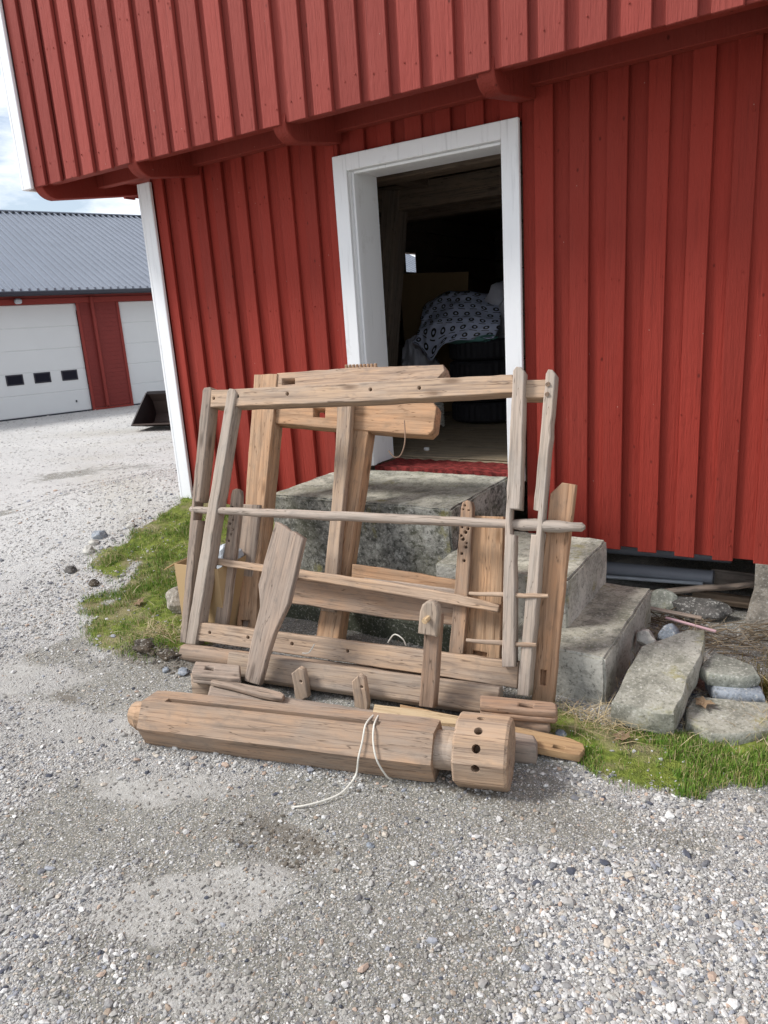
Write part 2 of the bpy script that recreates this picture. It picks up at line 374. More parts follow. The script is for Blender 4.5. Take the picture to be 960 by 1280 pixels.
# boards measured off the photograph: origin, length axis, face normal, outline, thickness, holes
DATA = json.loads('''{"post_A":[[-2.8493,2.8028,1.3491],[0.0423,-0.3395,-0.9397],[0.0982,-0.9345,0.342],[[0.6662,-0.0284],[1.3449,-0.0186],[1.3461,0.0214],[0.7059,0.0218],[0.7075,-0.0099],[0.6124,-0.0083],[0.609,0.0232],[0.0138,0.0309],[-0.0017,0.0158],[0.0016,-0.0212],[0.0164,-0.0301]],0.075,[]],
"post_B":[[-2.6801,2.8034,1.335],[-0.0383,-0.347,-0.9371],[0.0982,-0.9345,0.342],[[0.6461,-0.0298],[1.3331,-0.0319],[1.3278,0.0334],[0.6382,0.0316],[0.0108,0.0332],[-0.005,0.0146],[-0.0056,-0.0141],[0.0098,-0.0241]],0.075,[]],
"post_C":[[-1.1643,2.952,1.3964],[0.078,-0.3354,-0.9388],[0.0982,-0.9345,0.342],[[0.6132,-0.0334],[0.8144,-0.0346],[1.2555,-0.0269],[1.25,0.0267],[0.708,0.0076],[0.7051,-0.0112],[0.5996,-0.0133],[0.6026,0.0277],[0.0157,0.0246],[-0.0044,0.0102],[-0.0077,-0.0106],[0.0086,-0.0239]],0.065,[]],
"post_D":[[-1.0359,2.9848,1.3806],[0.0256,-0.3412,-0.9396],[0.0982,-0.9345,0.342],[[0.5881,-0.0225],[0.5919,-0.0021],[0.6918,-0.0019],[0.6917,-0.0227],[1.3545,-0.025],[1.3525,0.0248],[0.5954,0.0216],[0.0141,0.0212],[-0.0032,0.0081],[-0.0054,-0.0105],[0.0132,-0.0191]],0.075,[]],
"top_rail":[[-2.8137,2.7872,1.2961],[0.9942,0.107,0.0068],[0.0982,-0.9345,0.342],[[-0.002,-0.0496],[0.9321,-0.0386],[1.6254,-0.0145],[1.6341,-0.0374],[1.7991,-0.0395],[1.794,0.0375],[1.6251,0.0397],[1.6198,0.0645],[1.0074,0.0567],[0.6607,0.0503],[-0.0049,0.0409]],0.1,[[0.0164,-0.0047,0.008],[0.1711,0.0024,0.008],[0.4751,0.0074,0.009],[0.9397,0.0168,0.008],[1.1894,0.0173,0.008]]],
"bottom_rail":[[-2.7043,2.3794,0.1506],[0.994,0.1086,0.0112],[0.0982,-0.9345,0.342],[[-0.01,-0.0481],[0.9038,-0.0453],[1.6782,-0.0494],[1.6762,0.0585],[0.895,0.0522],[-0.0026,0.0447]],0.055,[[0.0773,0.0005,0.008],[0.3155,0.0037,0.008],[0.5731,0.0029,0.008],[0.8741,0.0057,0.008]]],
"side_post_E":[[-2.8465,3.2679,1.373],[0.1771,-0.4495,-0.8755],[0.0923,-0.8781,0.4695],[[0.213,-0.073],[0.6322,-0.073],[1.0906,-0.0592],[1.5241,-0.0668],[1.5243,0.0558],[1.0958,0.0509],[0.6452,0.0643],[0.2342,0.0795],[0.009,0.0859],[-0.0123,-0.0759]],0.11,[[[1.4181,-0.0423],[1.4209,0.0165],[1.4569,0.0171],[1.4543,-0.0422]]]],
"upper_arm":[[-2.7595,3.2552,1.3134],[0.9932,0.1147,0.0193],[0.0923,-0.8781,0.4695],[[0.0218,-0.0887],[0.5085,-0.0884],[0.9742,-0.0805],[0.9891,-0.0196],[1.0316,0.031],[1.0175,0.0649],[0.4832,0.078],[-0.0079,0.0727]],0.09,[[[0.0347,0.0351],[0.1211,0.0356],[0.1275,-0.0011],[0.0386,-0.0018]]]],
"lower_arm":[[-2.757,3.1916,1.1564],[0.9957,0.0857,-0.0355],[0.0923,-0.8781,0.4695],[[0.0199,-0.0572],[0.0918,-0.0591],[0.5411,-0.0727],[0.9886,-0.0831],[1.0139,-0.0519],[1.0072,0.069],[0.9873,0.0924],[0.5068,0.0863],[0.0009,0.0632]],0.08,[[[0.2683,0.0422],[0.3459,0.0445],[0.356,-0.0112],[0.2777,-0.0094]]]],
"side_post_F":[[-2.1654,3.2186,1.0717],[0.0476,-0.467,-0.8829],[0.0923,-0.8781,0.4695],[[0.2836,-0.0768],[0.5463,-0.0729],[1.0938,-0.072],[1.1839,-0.0739],[1.1658,0.0591],[1.0776,0.057],[0.5385,0.0455],[0.2791,0.0479],[0.002,0.0414],[-0.0042,-0.0741]],0.09,[]],
"strip_F1":[[-2.2566,3.2136,1.2308],[0.1342,-0.4562,-0.8797],[0.0923,-0.8781,0.4695],[[0.2682,-0.0335],[0.6093,-0.0276],[1.1289,-0.0403],[1.1348,0.0384],[0.6116,0.0408],[0.274,0.0483],[-0.0417,0.0399],[-0.0511,-0.0486]],0.045,[]],
"slat_G":[[-2.6852,2.7515,0.8183],[0.0184,-0.3419,-0.9396],[0.0982,-0.9345,0.342],[[0.19,-0.0261],[0.4331,-0.0287],[0.7517,-0.0389],[0.7453,0.0365],[0.4255,0.0437],[0.2057,0.0443],[0.0363,0.0364],[0.007,0.0271],[-0.0024,0.0049],[0.0053,-0.0177],[0.0314,-0.0246]],0.04,[[0.0989,-0.0072,0.006],[0.1375,-0.0097,0.007],[0.1663,0.0048,0.006],[0.1888,-0.0104,0.007],[0.2431,0.0025,0.005],[0.2778,-0.0058,0.006],[0.2166,0.0145,0.005]]],
"slat_H":[[-1.3967,2.8816,0.8119],[0.0378,-0.3399,-0.9397],[0.0982,-0.9345,0.342],[[0.1216,-0.0244],[0.4296,-0.0255],[0.6882,-0.0286],[0.6824,0.0411],[0.4228,0.0423],[0.0999,0.0348],[0.024,0.0324],[-0.001,0.0228],[-0.0074,0.0013],[0.0027,-0.0189],[0.0267,-0.0246]],0.04,[[0.1171,-0.0114,0.005],[0.1226,0.0177,0.006],[0.1396,0.0077,0.007],[0.1572,-0.0119,0.006],[0.1711,-0.0031,0.008],[0.1879,0.0155,0.005],[0.2062,0.0132,0.007],[0.2363,-0.0034,0.006],[0.2677,0.0106,0.006],[0.0185,-0.0061,0.004],[0.0394,0.0147,0.003],[0.0371,-0.0122,0.003]]],
"plank_grey":[[-2.7126,2.8761,0.702],[0.0412,-0.3723,-0.9272],[0.0969,-0.9221,0.3746],[[0.2696,-0.0531],[0.4918,-0.0749],[0.7487,-0.0694],[0.7337,0.0833],[0.3903,0.0766],[0.0014,0.0643],[0.002,-0.0429],[0.0211,-0.0674]],0.03,[]],
"rail_L":[[-2.7305,2.5696,0.4635],[0.9951,0.0888,-0.0431],[0.0982,-0.9345,0.342],[[0.0029,-0.0166],[0.3291,-0.0105],[1.0088,-0.0159],[1.3663,-0.0183],[1.5602,-0.0212],[1.5612,0.0136],[1.3601,0.0289],[1.0015,0.0355],[0.3233,0.0254],[-0.0088,0.0201]],0.04,[]],
"plank_M":[[-2.3481,2.6524,0.3407],[0.9951,0.0947,-0.0269],[0.0982,-0.9345,0.342],[[0.0097,-0.0685],[0.593,-0.0658],[0.952,-0.0502],[0.9533,0.0739],[0.5742,0.0846],[-0.0127,0.089]],0.03,[]],
"rail_N":[[-1.9843,2.7732,0.4426],[0.9952,0.0936,-0.0299],[0.0982,-0.9345,0.342],[[-0.0003,-0.0319],[0.3094,-0.0357],[0.5598,-0.0256],[0.5624,0.0193],[0.3011,0.0304],[-0.0042,0.0314]],0.05,[]],
"lath_N":[[-1.8919,2.7369,0.4131],[0.9951,0.0902,-0.0394],[0.0982,-0.9345,0.342],[[0.0027,-0.0192],[0.238,-0.0206],[0.4863,-0.0144],[0.4813,0.0253],[0.2322,0.0222],[-0.0022,0.0153]],0.02,[]],
"plank_J":[[-1.306,2.9026,0.7464],[0.0499,-0.3221,-0.9454],[0.0988,-0.9403,0.3256],[[0.3487,-0.0771],[0.7016,-0.0779],[0.6859,0.0961],[0.264,0.086],[-0.0011,0.0742],[-0.0008,-0.072]],0.045,[[[0.6064,-0.0308],[0.6092,0.0347],[0.6377,0.0327],[0.6351,-0.0328]]]],
"plank_K":[[-0.9509,2.8792,0.9247],[0.002,-0.2937,-0.9559],[0.1,-0.9511,0.2924],[[0.1583,-0.0493],[0.4017,-0.0543],[0.9335,-0.0465],[0.9293,0.0422],[0.3896,0.0449],[0.183,0.0494],[0.0018,0.0542],[-0.0032,-0.0019],[0.0469,-0.0476]],0.05,[[[0.784,-0.0212],[0.7832,0.0023],[0.8464,0.0047],[0.8474,-0.0188]]]],
"paddle_O":[[-2.0483,2.4021,0.7439],[-0.1297,-0.3528,-0.9267],[0.0982,-0.9345,0.342],[[0.1186,-0.0909],[0.2728,-0.0938],[0.3674,-0.0572],[0.4648,-0.0583],[0.5767,-0.0576],[0.7095,-0.0461],[0.7025,0.0368],[0.5721,0.0405],[0.4626,0.0488],[0.4033,0.0627],[0.3126,0.0849],[0.1918,0.0852],[0.05,0.0822],[0.0118,0.0817],[-0.0048,0.0205],[-0.001,0.0041],[-0.0175,-0.0359],[-0.0251,-0.0837]],0.035,[]],
"slat_P":[[-1.3154,2.3538,0.3991],[-0.0421,-0.1787,-0.983],[0.1029,-0.9794,0.1736],[[0.1169,-0.0328],[0.3145,-0.0351],[0.3088,0.0316],[0.1205,0.0305],[-0.0779,0.0283],[-0.0663,-0.0366]],0.05,[]],
"block_P":[[-1.3176,2.3393,0.5453],[0.013,-0.1732,-0.9848],[0.1029,-0.9794,0.1736],[[0.1434,0.0409],[0.043,0.0452],[0.015,0.0378],[0.0013,0.0171],[0.0024,-0.0068],[0.0192,-0.027],[0.0496,-0.0367],[0.1386,-0.0441]],0.045,[]],
"tenon_RL":[[-2.4118,2.0563,0.135],[0.964,0.2659,0.0],[0.0,0.0,1.0],[[-0.0105,0.0141],[0.0085,-0.0143],[0.254,-0.021],[0.1911,0.1018],[0.1279,0.1043],[-0.0441,0.1068]],0.05,[[[0.0308,0.0688],[0.0773,0.0639],[0.0919,0.0303],[0.0459,0.0349]]]],
"tenon_RR":[[-1.1125,2.3499,0.135],[0.9438,0.3304,0.0],[0.0,0.0,1.0],[[0.0005,-0.0061],[0.0795,-0.0165],[0.2898,-0.0307],[0.299,-0.012],[0.2965,0.0301],[0.2844,0.0474],[0.0741,0.0707],[-0.0067,0.0758]],0.055,[[[0.1517,0.0309],[0.2046,0.0238],[0.2037,-0.0068],[0.1497,0.0029]]]],
"stub_under":[[-1.1239,2.3707,0.075],[0.9829,0.1839,0.0],[0.0,0.0,1.0],[[0.0,0.0],[0.1032,0.0021],[0.2716,-0.0137],[0.2761,0.0173],[0.2588,0.0492],[0.1803,0.0661],[-0.0193,0.0791]],0.05,[]],
"plank_Y":[[-1.5094,2.2566,0.05],[0.9946,0.1042,0.0],[0.0,0.0,1.0],[[0.0893,-0.0348],[0.5582,-0.0383],[0.8087,-0.0361],[0.8198,0.0112],[0.8079,0.0431],[0.7528,0.0661],[0.5259,0.0751],[0.0365,0.0815]],0.03,[[[0.7063,0.0037],[0.7498,0.0025],[0.7501,-0.0195],[0.7075,-0.0211]]]],
"plank_W":[[-1.5166,2.1932,0.1],[0.9853,0.1708,0.0],[0.0,0.0,1.0],[[0.0065,-0.0242],[0.2284,-0.0318],[0.4063,-0.0183],[0.4121,0.0072],[0.3955,0.033],[0.2031,0.0428],[-0.0091,0.0306]],0.025,[]],
"beam_V":[[-2.2482,1.9752,0.085],[0.9819,0.1892,0.0],[0.0,0.0,1.0],[[0.0094,-0.026],[0.7415,-0.0287],[1.2253,-0.018],[1.4317,-0.0066],[1.4306,0.0363],[1.4131,0.0706],[1.1995,0.0902],[0.6915,0.0917],[-0.0585,0.1116]],0.085,[]],
"board_T":[[-2.3047,2.0612,0.112],[0.997,0.0777,0.0],[0.0,0.0,1.0],[[0.0051,-0.0061],[0.177,-0.0124],[0.2922,-0.0218],[0.4016,-0.0171],[0.3931,0.0158],[0.3693,0.029],[0.27,0.0372],[-0.0101,0.0284]],0.02,[]],
"block_S":[[-2.4552,2.0772,0.075],[0.9566,0.2915,0.0],[0.0,0.0,1.0],[[0.0199,-0.0282],[0.1451,-0.0264],[0.0884,0.067],[-0.0373,0.0666]],0.075,[]],
"tongue_1":[[-1.9539,2.2443,0.156],[0.1487,-0.0364,-0.9882],[0.1044,-0.9932,0.0523],[[0.1261,-0.0374],[0.1527,-0.0304],[0.1315,0.0344],[0.0333,0.0394],[0.0033,0.0377],[-0.0077,0.0146],[0.0193,-0.0303]],0.03,[[0.0564,0.0129,0.006]]],
"tongue_2":[[-1.6449,2.2778,0.1759],[0.0724,-0.0449,-0.9964],[0.1044,-0.9932,0.0523],[[0.1464,-0.0339],[0.154,0.0276],[0.1238,0.0351],[0.0117,0.0294],[-0.004,0.0044],[0.0286,-0.0328]],0.03,[[0.0495,0.0132,0.006]]],
"slab_1":[[-0.5463,2.6076,0.126],[0.0891,0.9877,0.1284],[0.0,-0.1289,0.9917],[[-0.0175,0.0007],[0.0112,-0.1114],[0.1939,-0.1074],[0.4314,-0.1005],[0.6012,-0.077],[0.6471,-0.0636],[0.6225,0.0006],[0.5646,0.0418],[0.5047,0.0746],[0.416,0.1407],[0.2226,0.1334],[-0.0211,0.1161]],0.1,[]],
"slab_3":[[-0.4127,2.7546,0.06],[0.9345,0.3559,0.0],[0.0,0.0,1.0],[[-0.0123,-0.0626],[0.0582,-0.1503],[0.1511,-0.1481],[0.2915,-0.0969],[0.3493,0.0966],[0.1689,0.1163],[0.0659,0.1387],[0.0063,0.0323]],0.12,[]],
"flat_2":[[-0.409,3.0249,0.13],[0.9755,0.2199,0.0],[0.0,0.0,1.0],[[0.0274,-0.0625],[0.1152,-0.0589],[0.1711,-0.0545],[0.2232,-0.029],[0.2152,0.0518],[0.1471,0.1249],[0.0698,0.1423],[0.0322,0.0856],[0.0,0.0]],0.05,[]],
"flat_3":[[-0.3847,3.0514,0.08],[0.9962,-0.0873,0.0],[0.0,0.0,1.0],[[0.0576,-0.1071],[0.1348,-0.0864],[0.2272,-0.0411],[0.2063,0.0259],[0.1642,0.051],[0.0934,0.0529],[0.0,0.0]],0.06,[]]}''')

# ------------------------------------------------------------------ object helpers
TONE = random.Random(5)
def mesh_obj(name, me, mat=None, parent=None):
    o = bpy.data.objects.new(name, me)
    t_ = TONE.uniform(0.88, 1.10); w_ = TONE.uniform(-0.05, 0.05)
    o.color = (t_ * (1 + w_), t_, t_ * (1 - w_), 1)          # every timber its own tone
    COL.objects.link(o)
    if mat is not None:
        me.materials.clear()
        me.materials.append(mat)
    if parent is not None:
        attach(o, parent)
    return o

def attach(o, parent):
    """child keeps the world matrix it was built with"""
    o.parent = parent
    o.matrix_parent_inverse = WM.get(parent, Matrix.Identity(4)).inverted()

WM = {}
def empty(name, loc, label, cat, group=None):
    o = bpy.data.objects.new(name, None)
    o.empty_display_size = 0.2
    COL.objects.link(o)
    o.location = loc
    WM[o] = Matrix.Translation(Vector(loc))
    tag(o, label, cat, group)
    return o

def tag(o, label=None, cat=None, group=None, kind=None):
    if label: o['label'] = label
    if cat: o['category'] = cat
    if group: o['group'] = group
    if kind or label: o['kind'] = kind or 'thing'
    return o

def bm_obj(name, bm, mat, parent=None, smooth=False):
    me = bpy.data.meshes.new(name)
    bmesh.ops.recalc_face_normals(bm, faces=bm.faces)
    bm.to_mesh(me)
    bm.free()
    if smooth:
        me.polygons.foreach_set('use_smooth', [True] * len(me.polygons))
        me.set_sharp_from_angle(angle=math.radians(38))
    return mesh_obj(name, me, mat, parent)

def box(bm, x0, x1, y0, y1, z0, z1, M4=None):
    vs = [bm.verts.new(p) for p in ((x0, y0, z0), (x1, y0, z0), (x1, y1, z0), (x0, y1, z0), (x0, y0, z1), (x1, y0, z1), (x1, y1, z1), (x0, y1, z1))]
    if M4 is not None:
        for v in vs: v.co = M4 @ v.co
    for f in ((0, 3, 2, 1), (4, 5, 6, 7), (0, 1, 5, 4), (1, 2, 6, 5), (2, 3, 7, 6), (3, 0, 4, 7)):
        bm.faces.new([vs[i] for i in f])
    return vs

def bevel_all(bm, w, seg=1):
    bmesh.ops.bevel(bm, geom=[e for e in bm.edges], offset=w, segments=seg, affect='EDGES', clamp_overlap=True)

def boxes(name, lst, mat, parent=None, bev=0.004):
    bm = bmesh.new()
    for b in lst: box(bm, *b)
    if bev: bevel_all(bm, bev)
    return bm_obj(name, bm, mat, parent)

def frame_matrix(o, x, z):
    x = Vector(x).normalized(); z = Vector(z).normalized()
    y = z.cross(x).normalized(); z = x.cross(y)
    return Matrix(((x.x, y.x, z.x, o[0]), (x.y, y.y, z.y, o[1]), (x.z, y.z, z.z, o[2]), (0, 0, 0, 1)))

def resample(P, step=0.05, jit=0.0009):
    out = []
    n = len(P)
    for i in range(n):
        a, b = Vector(P[i]), Vector(P[(i + 1) % n])
        L = (b - a).length
        k = max(1, int(L / step))
        for j in range(k):
            p = a.lerp(b, j / k)
            if j: p += Vector((random.gauss(0, jit), random.gauss(0, jit)))
            out.append(p)
    return out

def plate(outline, holes, th, bevel=0.004, step=0.05, jit=0.0009):
    """a board cut to an outline (with holes right through), edges eased; front face at z = 0"""
    cu = bpy.data.curves.new('t', 'CURVE')
    cu.dimensions = '2D'
    cu.fill_mode = 'BOTH'
    cu.extrude = th / 2 - bevel
    cu.bevel_depth = bevel
    cu.bevel_resolution = 1
    cu.offset = -bevel
    loops = [resample(outline, step, jit)]
    for h in holes:
        if isinstance(h[0], (int, float)):
            r = h[2]
            loops.append([Vector((h[0] + r * math.cos(t * PI / 5), h[1] + r * math.sin(t * PI / 5))) for t in range(10)][::-1])
        else:
            q = [Vector(p) for p in h]
            ar = sum(q[i].x * q[(i + 1) % len(q)].y - q[(i + 1) % len(q)].x * q[i].y for i in range(len(q)))
            loops.append(q[::-1] if ar > 0 else q)
    for lp in loops:
        sp = cu.splines.new('POLY')
        sp.points.add(len(lp) - 1)
        for pt, p in zip(sp.points, lp): pt.co = (p.x, p.y, 0, 1)
        sp.use_cyclic_u = True
    ob = bpy.data.objects.new('t', cu)
    COL.objects.link(ob)
    dg = bpy.context.evaluated_depsgraph_get()
    dg.update()
    me = bpy.data.meshes.new_from_object(ob.evaluated_get(dg))
    bpy.data.objects.remove(ob)
    bpy.data.curves.remove(cu)
    me.transform(Matrix.Translation((0, 0, -th / 2)))
    return me

TINT = {'side_post_E': (1.0, .96, .92), 'side_post_F': (1.0, .95, .90), 'upper_arm': (1.08, 1.02, .98), 'lower_arm': (1.0, .93, .86), 'plank_K': (.88, .81, .77), 'plank_J': (.98, .95, .90), 'slat_P': (.82, .80, .80),
        'post_A': (.88, .86, .84), 'post_B': (1.05, 1.03, 1.0), 'post_C': (1.08, 1.06, 1.04), 'post_D': (1.1, 1.08, 1.05), 'top_rail': (1.06, 1.03, 1.0), 'bottom_rail': (1.0, .98, .96), 'paddle_O': (1.0, .97, .95), 'rail_N': (1.0, .93, .86), 'tenon_RR': (.95, .90, .88), 'beam_V': (.9, .9, .9), 'block_P': (1.1, 1.08, 1.02)}
BLIND = ('side_post_E', 'plank_K', 'plank_J', 'slat_H', 'slat_G', 'tenon_RL', 'tenon_RR')
def board(key, name, mat, parent=None, bevel=0.0045, jit=0.0010):
    o3, x, n, P, th, H = DATA[key]
    if H and key in BLIND:                       # mortises that stop inside the timber
        me = plate(P, H, 0.03, bevel, jit=jit)
        m2 = plate(P, [], th - 0.03, bevel, jit=jit)
        b2 = bmesh.new(); b2.from_mesh(m2)
        for v in b2.verts: v.co.z -= 0.0285
        b2.from_mesh(me); b2.to_mesh(me); b2.free()
        bpy.data.meshes.remove(m2)
    else:
        me = plate(P, H, th, bevel, jit=jit)
    me.name = name
    o = mesh_obj(name, me, M[mat])
    if key in TINT: o.color = (*TINT[key], 1)
    o.matrix_world = frame_matrix(o3, x, n)
    WM[o] = o.matrix_world.copy()
    if parent is not None: attach(o, parent)
    return o

def tube_mesh(pts, rad, seg=8, cap=True):
    pts = [Vector(p) for p in pts]
    rads = rad if hasattr(rad, '__len__') else [rad] * len(pts)
    bm = bmesh.new()
    rings = []
    ref = Vector((0, 0, 1))
    for i, p in enumerate(pts):
        d = (pts[min(i + 1, len(pts) - 1)] - pts[max(i - 1, 0)]).normalized()
        a = d.cross(ref)
        if a.length < 1e-3: a = d.cross(Vector((1, 0, 0)))
        a.normalize(); b = d.cross(a)
        rings.append([bm.verts.new(p + (a * math.cos(2 * PI * t / seg) + b * math.sin(2 * PI * t / seg)) * rads[i]) for t in range(seg)])
    for r0, r1 in zip(rings, rings[1:]):
        for t in range(seg): bm.faces.new((r0[t], r0[(t + 1) % seg], r1[(t + 1) % seg], r1[t]))
    if cap:
        bm.faces.new(rings[0]); bm.faces.new(rings[-1])
    return bm

def rod(name, a, b, r0, mat, parent=None, seg=12, wob=0.0, n=10, ends=None):
    """a round stick; built along its own X axis so the grain follows it"""
    a, b = Vector(a), Vector(b)
    L = (b - a).length
    pts, rr = [], []
    for i in range(n + 1):
        t = i / n
        pts.append((t * L, random.gauss(0, wob), random.gauss(0, wob)))
        rr.append(r0(t) if callable(r0) else r0)
    if ends:
        pts = [(0 - ends * 0.0, 0, 0)] + [(p[0] + (ends if i == 0 else (-ends if i == n else 0)), p[1], p[2]) for i, p in enumerate(pts)] + [(L, 0, 0)]
        rr = [rr[0] * 0.45] + rr + [rr[-1] * 0.45]
    o = bm_obj(name, tube_mesh(pts, rr, seg), mat, None, True)
    x = (b - a).normalized()
    z = Vector((0, 0, 1)) if abs(x.z) < 0.9 else Vector((0, 1, 0))
    o.matrix_world = frame_matrix(a, x, z - x * z.dot(x))
    WM[o] = o.matrix_world.copy()
    if parent is not None: attach(o, parent)
    return o

def spline(pts, n=8):
    P = [Vector(p) for p in pts]
    out = []
    for i in range(len(P) - 1):
        p0, p1, p2, p3 = P[max(i - 1, 0)], P[i], P[i + 1], P[min(i + 2, len(P) - 1)]
        for k in range(n):
            t = k / n
            out.append(0.5 * ((2 * p1) + (p2 - p0) * t + (2 * p0 - 5 * p1 + 4 * p2 - p3) * t * t + (3 * p1 - p0 - 3 * p2 + p3) * t ** 3))
    out.append(P[-1])
    return out

def cut(o, cutters):
    """carve the cutters (temporary objects) out of o and keep plain mesh data"""
    for c in cutters:
        md = o.modifiers.new('b', 'BOOLEAN')
        md.operation = 'DIFFERENCE'
        md.object = c
        md.solver = 'EXACT'
    dg = bpy.context.evaluated_depsgraph_get()
    dg.update()
    me = bpy.data.meshes.new_from_object(o.evaluated_get(dg))
    o.modifiers.clear()
    old = o.data
    mats = list(old.materials)
    o.data = me
    if not me.materials:
        for m in mats: me.materials.append(m)
    bpy.data.meshes.remove(old)
    for c in cutters: bpy.data.objects.remove(c)

def stone(name, loc, size, mat, seed, sub_=3, amp=0.22, flat=0.0, rot=0.0, parent=None):
    bm = bmesh.new()
    bmesh.ops.create_icosphere(bm, subdivisions=sub_, radius=1)
    off = Vector((seed * 3.17, seed * 1.31, seed * 0.77))
    # planes chopped off the ball give broken faces
    rs = random.Random(seed)
    cuts = []
    for _ in range(9):
        d = Vector((rs.gauss(0, 1), rs.gauss(0, 1), rs.gauss(0, 0.8))).normalized()
        cuts.append((d, rs.uniform(0.62, 0.9)))
    for v in bm.verts:
        for d, h in cuts:
            s = v.co.dot(d)
            if s > h: v.co -= d * (s - h) * 0.92
        v.co *= 1 + amp * mn.noise(v.co * 1.4 + off) + amp * 0.3 * mn.noise(v.co * 4.5 + off)
        if flat and v.co.z > flat: v.co.z = flat + (v.co.z - flat) * 0.15
        v.co = Vector((v.co.x * size[0], v.co.y * size[1], v.co.z * size[2]))
    o = bm_obj(name, bm, mat, parent)
    o.matrix_world = Matrix.Translation(loc) @ Matrix.Rotation(rot, 4, 'Z')
    return o

def lump(bm, c, r, seed, amp=0.18, sub_=4, zmin=None, freq=2.2):
    res = bmesh.ops.create_icosphere(bm, subdivisions=sub_, radius=1)
    off = Vector((seed * 2.7, seed, seed * 0.3))
    for v in res['verts']:
        n_ = mn.noise(v.co * freq + off) + 0.5 * abs(mn.noise(v.co * freq * 2.6 + off)) + 0.25 * mn.noise(v.co * freq * 6 + off)
        v.co *= 1 + amp * n_
        v.co = Vector((v.co.x * r[0] + c[0], v.co.y * r[1] + c[1], v.co.z * r[2] + c[2]))
        if zmin is not None and v.co.z < zmin: v.co.z = zmin
    return res['verts']

# ------------------------------------------------------------------ ground
def terr(x, y):
    z = 0.43 * np.exp(-((x + 4.8) ** 2 + (y - 4.6) ** 2) / (2 * 1.69))
    z = z - 0.06 * np.exp(-((x + 0.4) ** 2 / 0.8 + (y - 4.2) ** 2 / 0.25))
    return z

def fnoise(x, y, f, seed=0.0):
    """cheap smooth value noise on arrays"""
    x = x * f + seed * 17.3; y = y * f + seed * 9.1
    xi = np.floor(x); yi = np.floor(y)
    def h(a, b):
        s = np.sin(a * 127.1 + b * 311.7 + seed * 74.7) * 43758.5453
        return s - np.floor(s)
    u = x - xi; v = y - yi
    u = u * u * (3 - 2 * u); v = v * v * (3 - 2 * v)
    return (h(xi, yi) * (1 - u) + h(xi + 1, yi) * u) * (1 - v) + (h(xi, yi + 1) * (1 - u) + h(xi + 1, yi + 1) * u) * v
def fbm(x, y, f, seed=0.0):
    return 0.5 * fnoise(x, y, f, seed) + 0.27 * fnoise(x, y, f * 2.1, seed + 3) + 0.15 * fnoise(x, y, f * 4.3, seed + 5) + 0.08 * fnoise(x, y, f * 9, seed + 8)

def inside(x, y, poly):
    r = np.zeros(np.shape(x), bool)
    n = len(poly)
    for i in range(n):
        x0, y0 = poly[i]; x1, y1 = poly[(i + 1) % n]
        c = ((y0 > y) != (y1 > y)) & (x < (x1 - x0) * (y - y0) / (y1 - y0 + 1e-12) + x0)
        r ^= c
    return r

def edge_dist(x, y, poly):
    """signed distance, positive inside"""
    d = np.full(np.shape(x), 1e9)
    n = len(poly)
    for i in range(n):
        x0, y0 = poly[i]; x1, y1 = poly[(i + 1) % n]
        dx, dy = x1 - x0, y1 - y0
        t = np.clip(((x - x0) * dx + (y - y0) * dy) / (dx * dx + dy * dy), 0, 1)
        d = np.minimum(d, np.hypot(x - x0 - t * dx, y - y0 - t * dy))
    return np.where(inside(x, y, poly), d, -d)

GRASS_L = [(-4.6, 4.06), (-4.42, 3.81), (-4.35, 3.46), (-4.3, 3.19), (-4.38, 2.97), (-4.2, 2.78), (-3.85, 2.72), (-3.87, 2.46), (-3.52, 2.25), (-3.24, 2.14), (-3.0, 2.16), (-2.75, 2.25), (-2.6, 2.6), (-2.7, 3.3), (-2.7, 4.1), (-4.0, 4.15)]
GRASS_R = [(-1.05, 2.52), (-0.85, 2.41), (-0.67, 2.30), (-0.55, 2.24), (-0.39, 2.25), (-0.09, 2.38), (0.4, 2.5), (1.2, 2.6), (2.5, 2.8), (2.5, 4.0), (0.3, 3.9), (-0.1, 3.4), (-0.2, 3.0), (-0.3, 2.75), (-0.7, 2.66), (-1.05, 2.72)]
def grass_amount(x, y):
    n = fbm(x, y, 3.2, 1.0)
    a = np.clip((edge_dist(x, y, GRASS_L) + 0.10 * (n - 0.5) * 2) / 0.10, 0, 1)
    # the worn gravelly gap across the left patch
    gap = np.exp(-((x + 3.78 + 0.55 * (y - 2.75)) ** 2 + 0 * y) / 0.004) * (np.abs(y - 2.78) < 0.25)
    a = a * (1 - 0.7 * np.clip(gap, 0, 1))
    b = np.clip((edge_dist(x, y, GRASS_R) + 0.10 * (n - 0.5) * 2) / 0.09, 0, 1)
    return np.maximum(a, b)
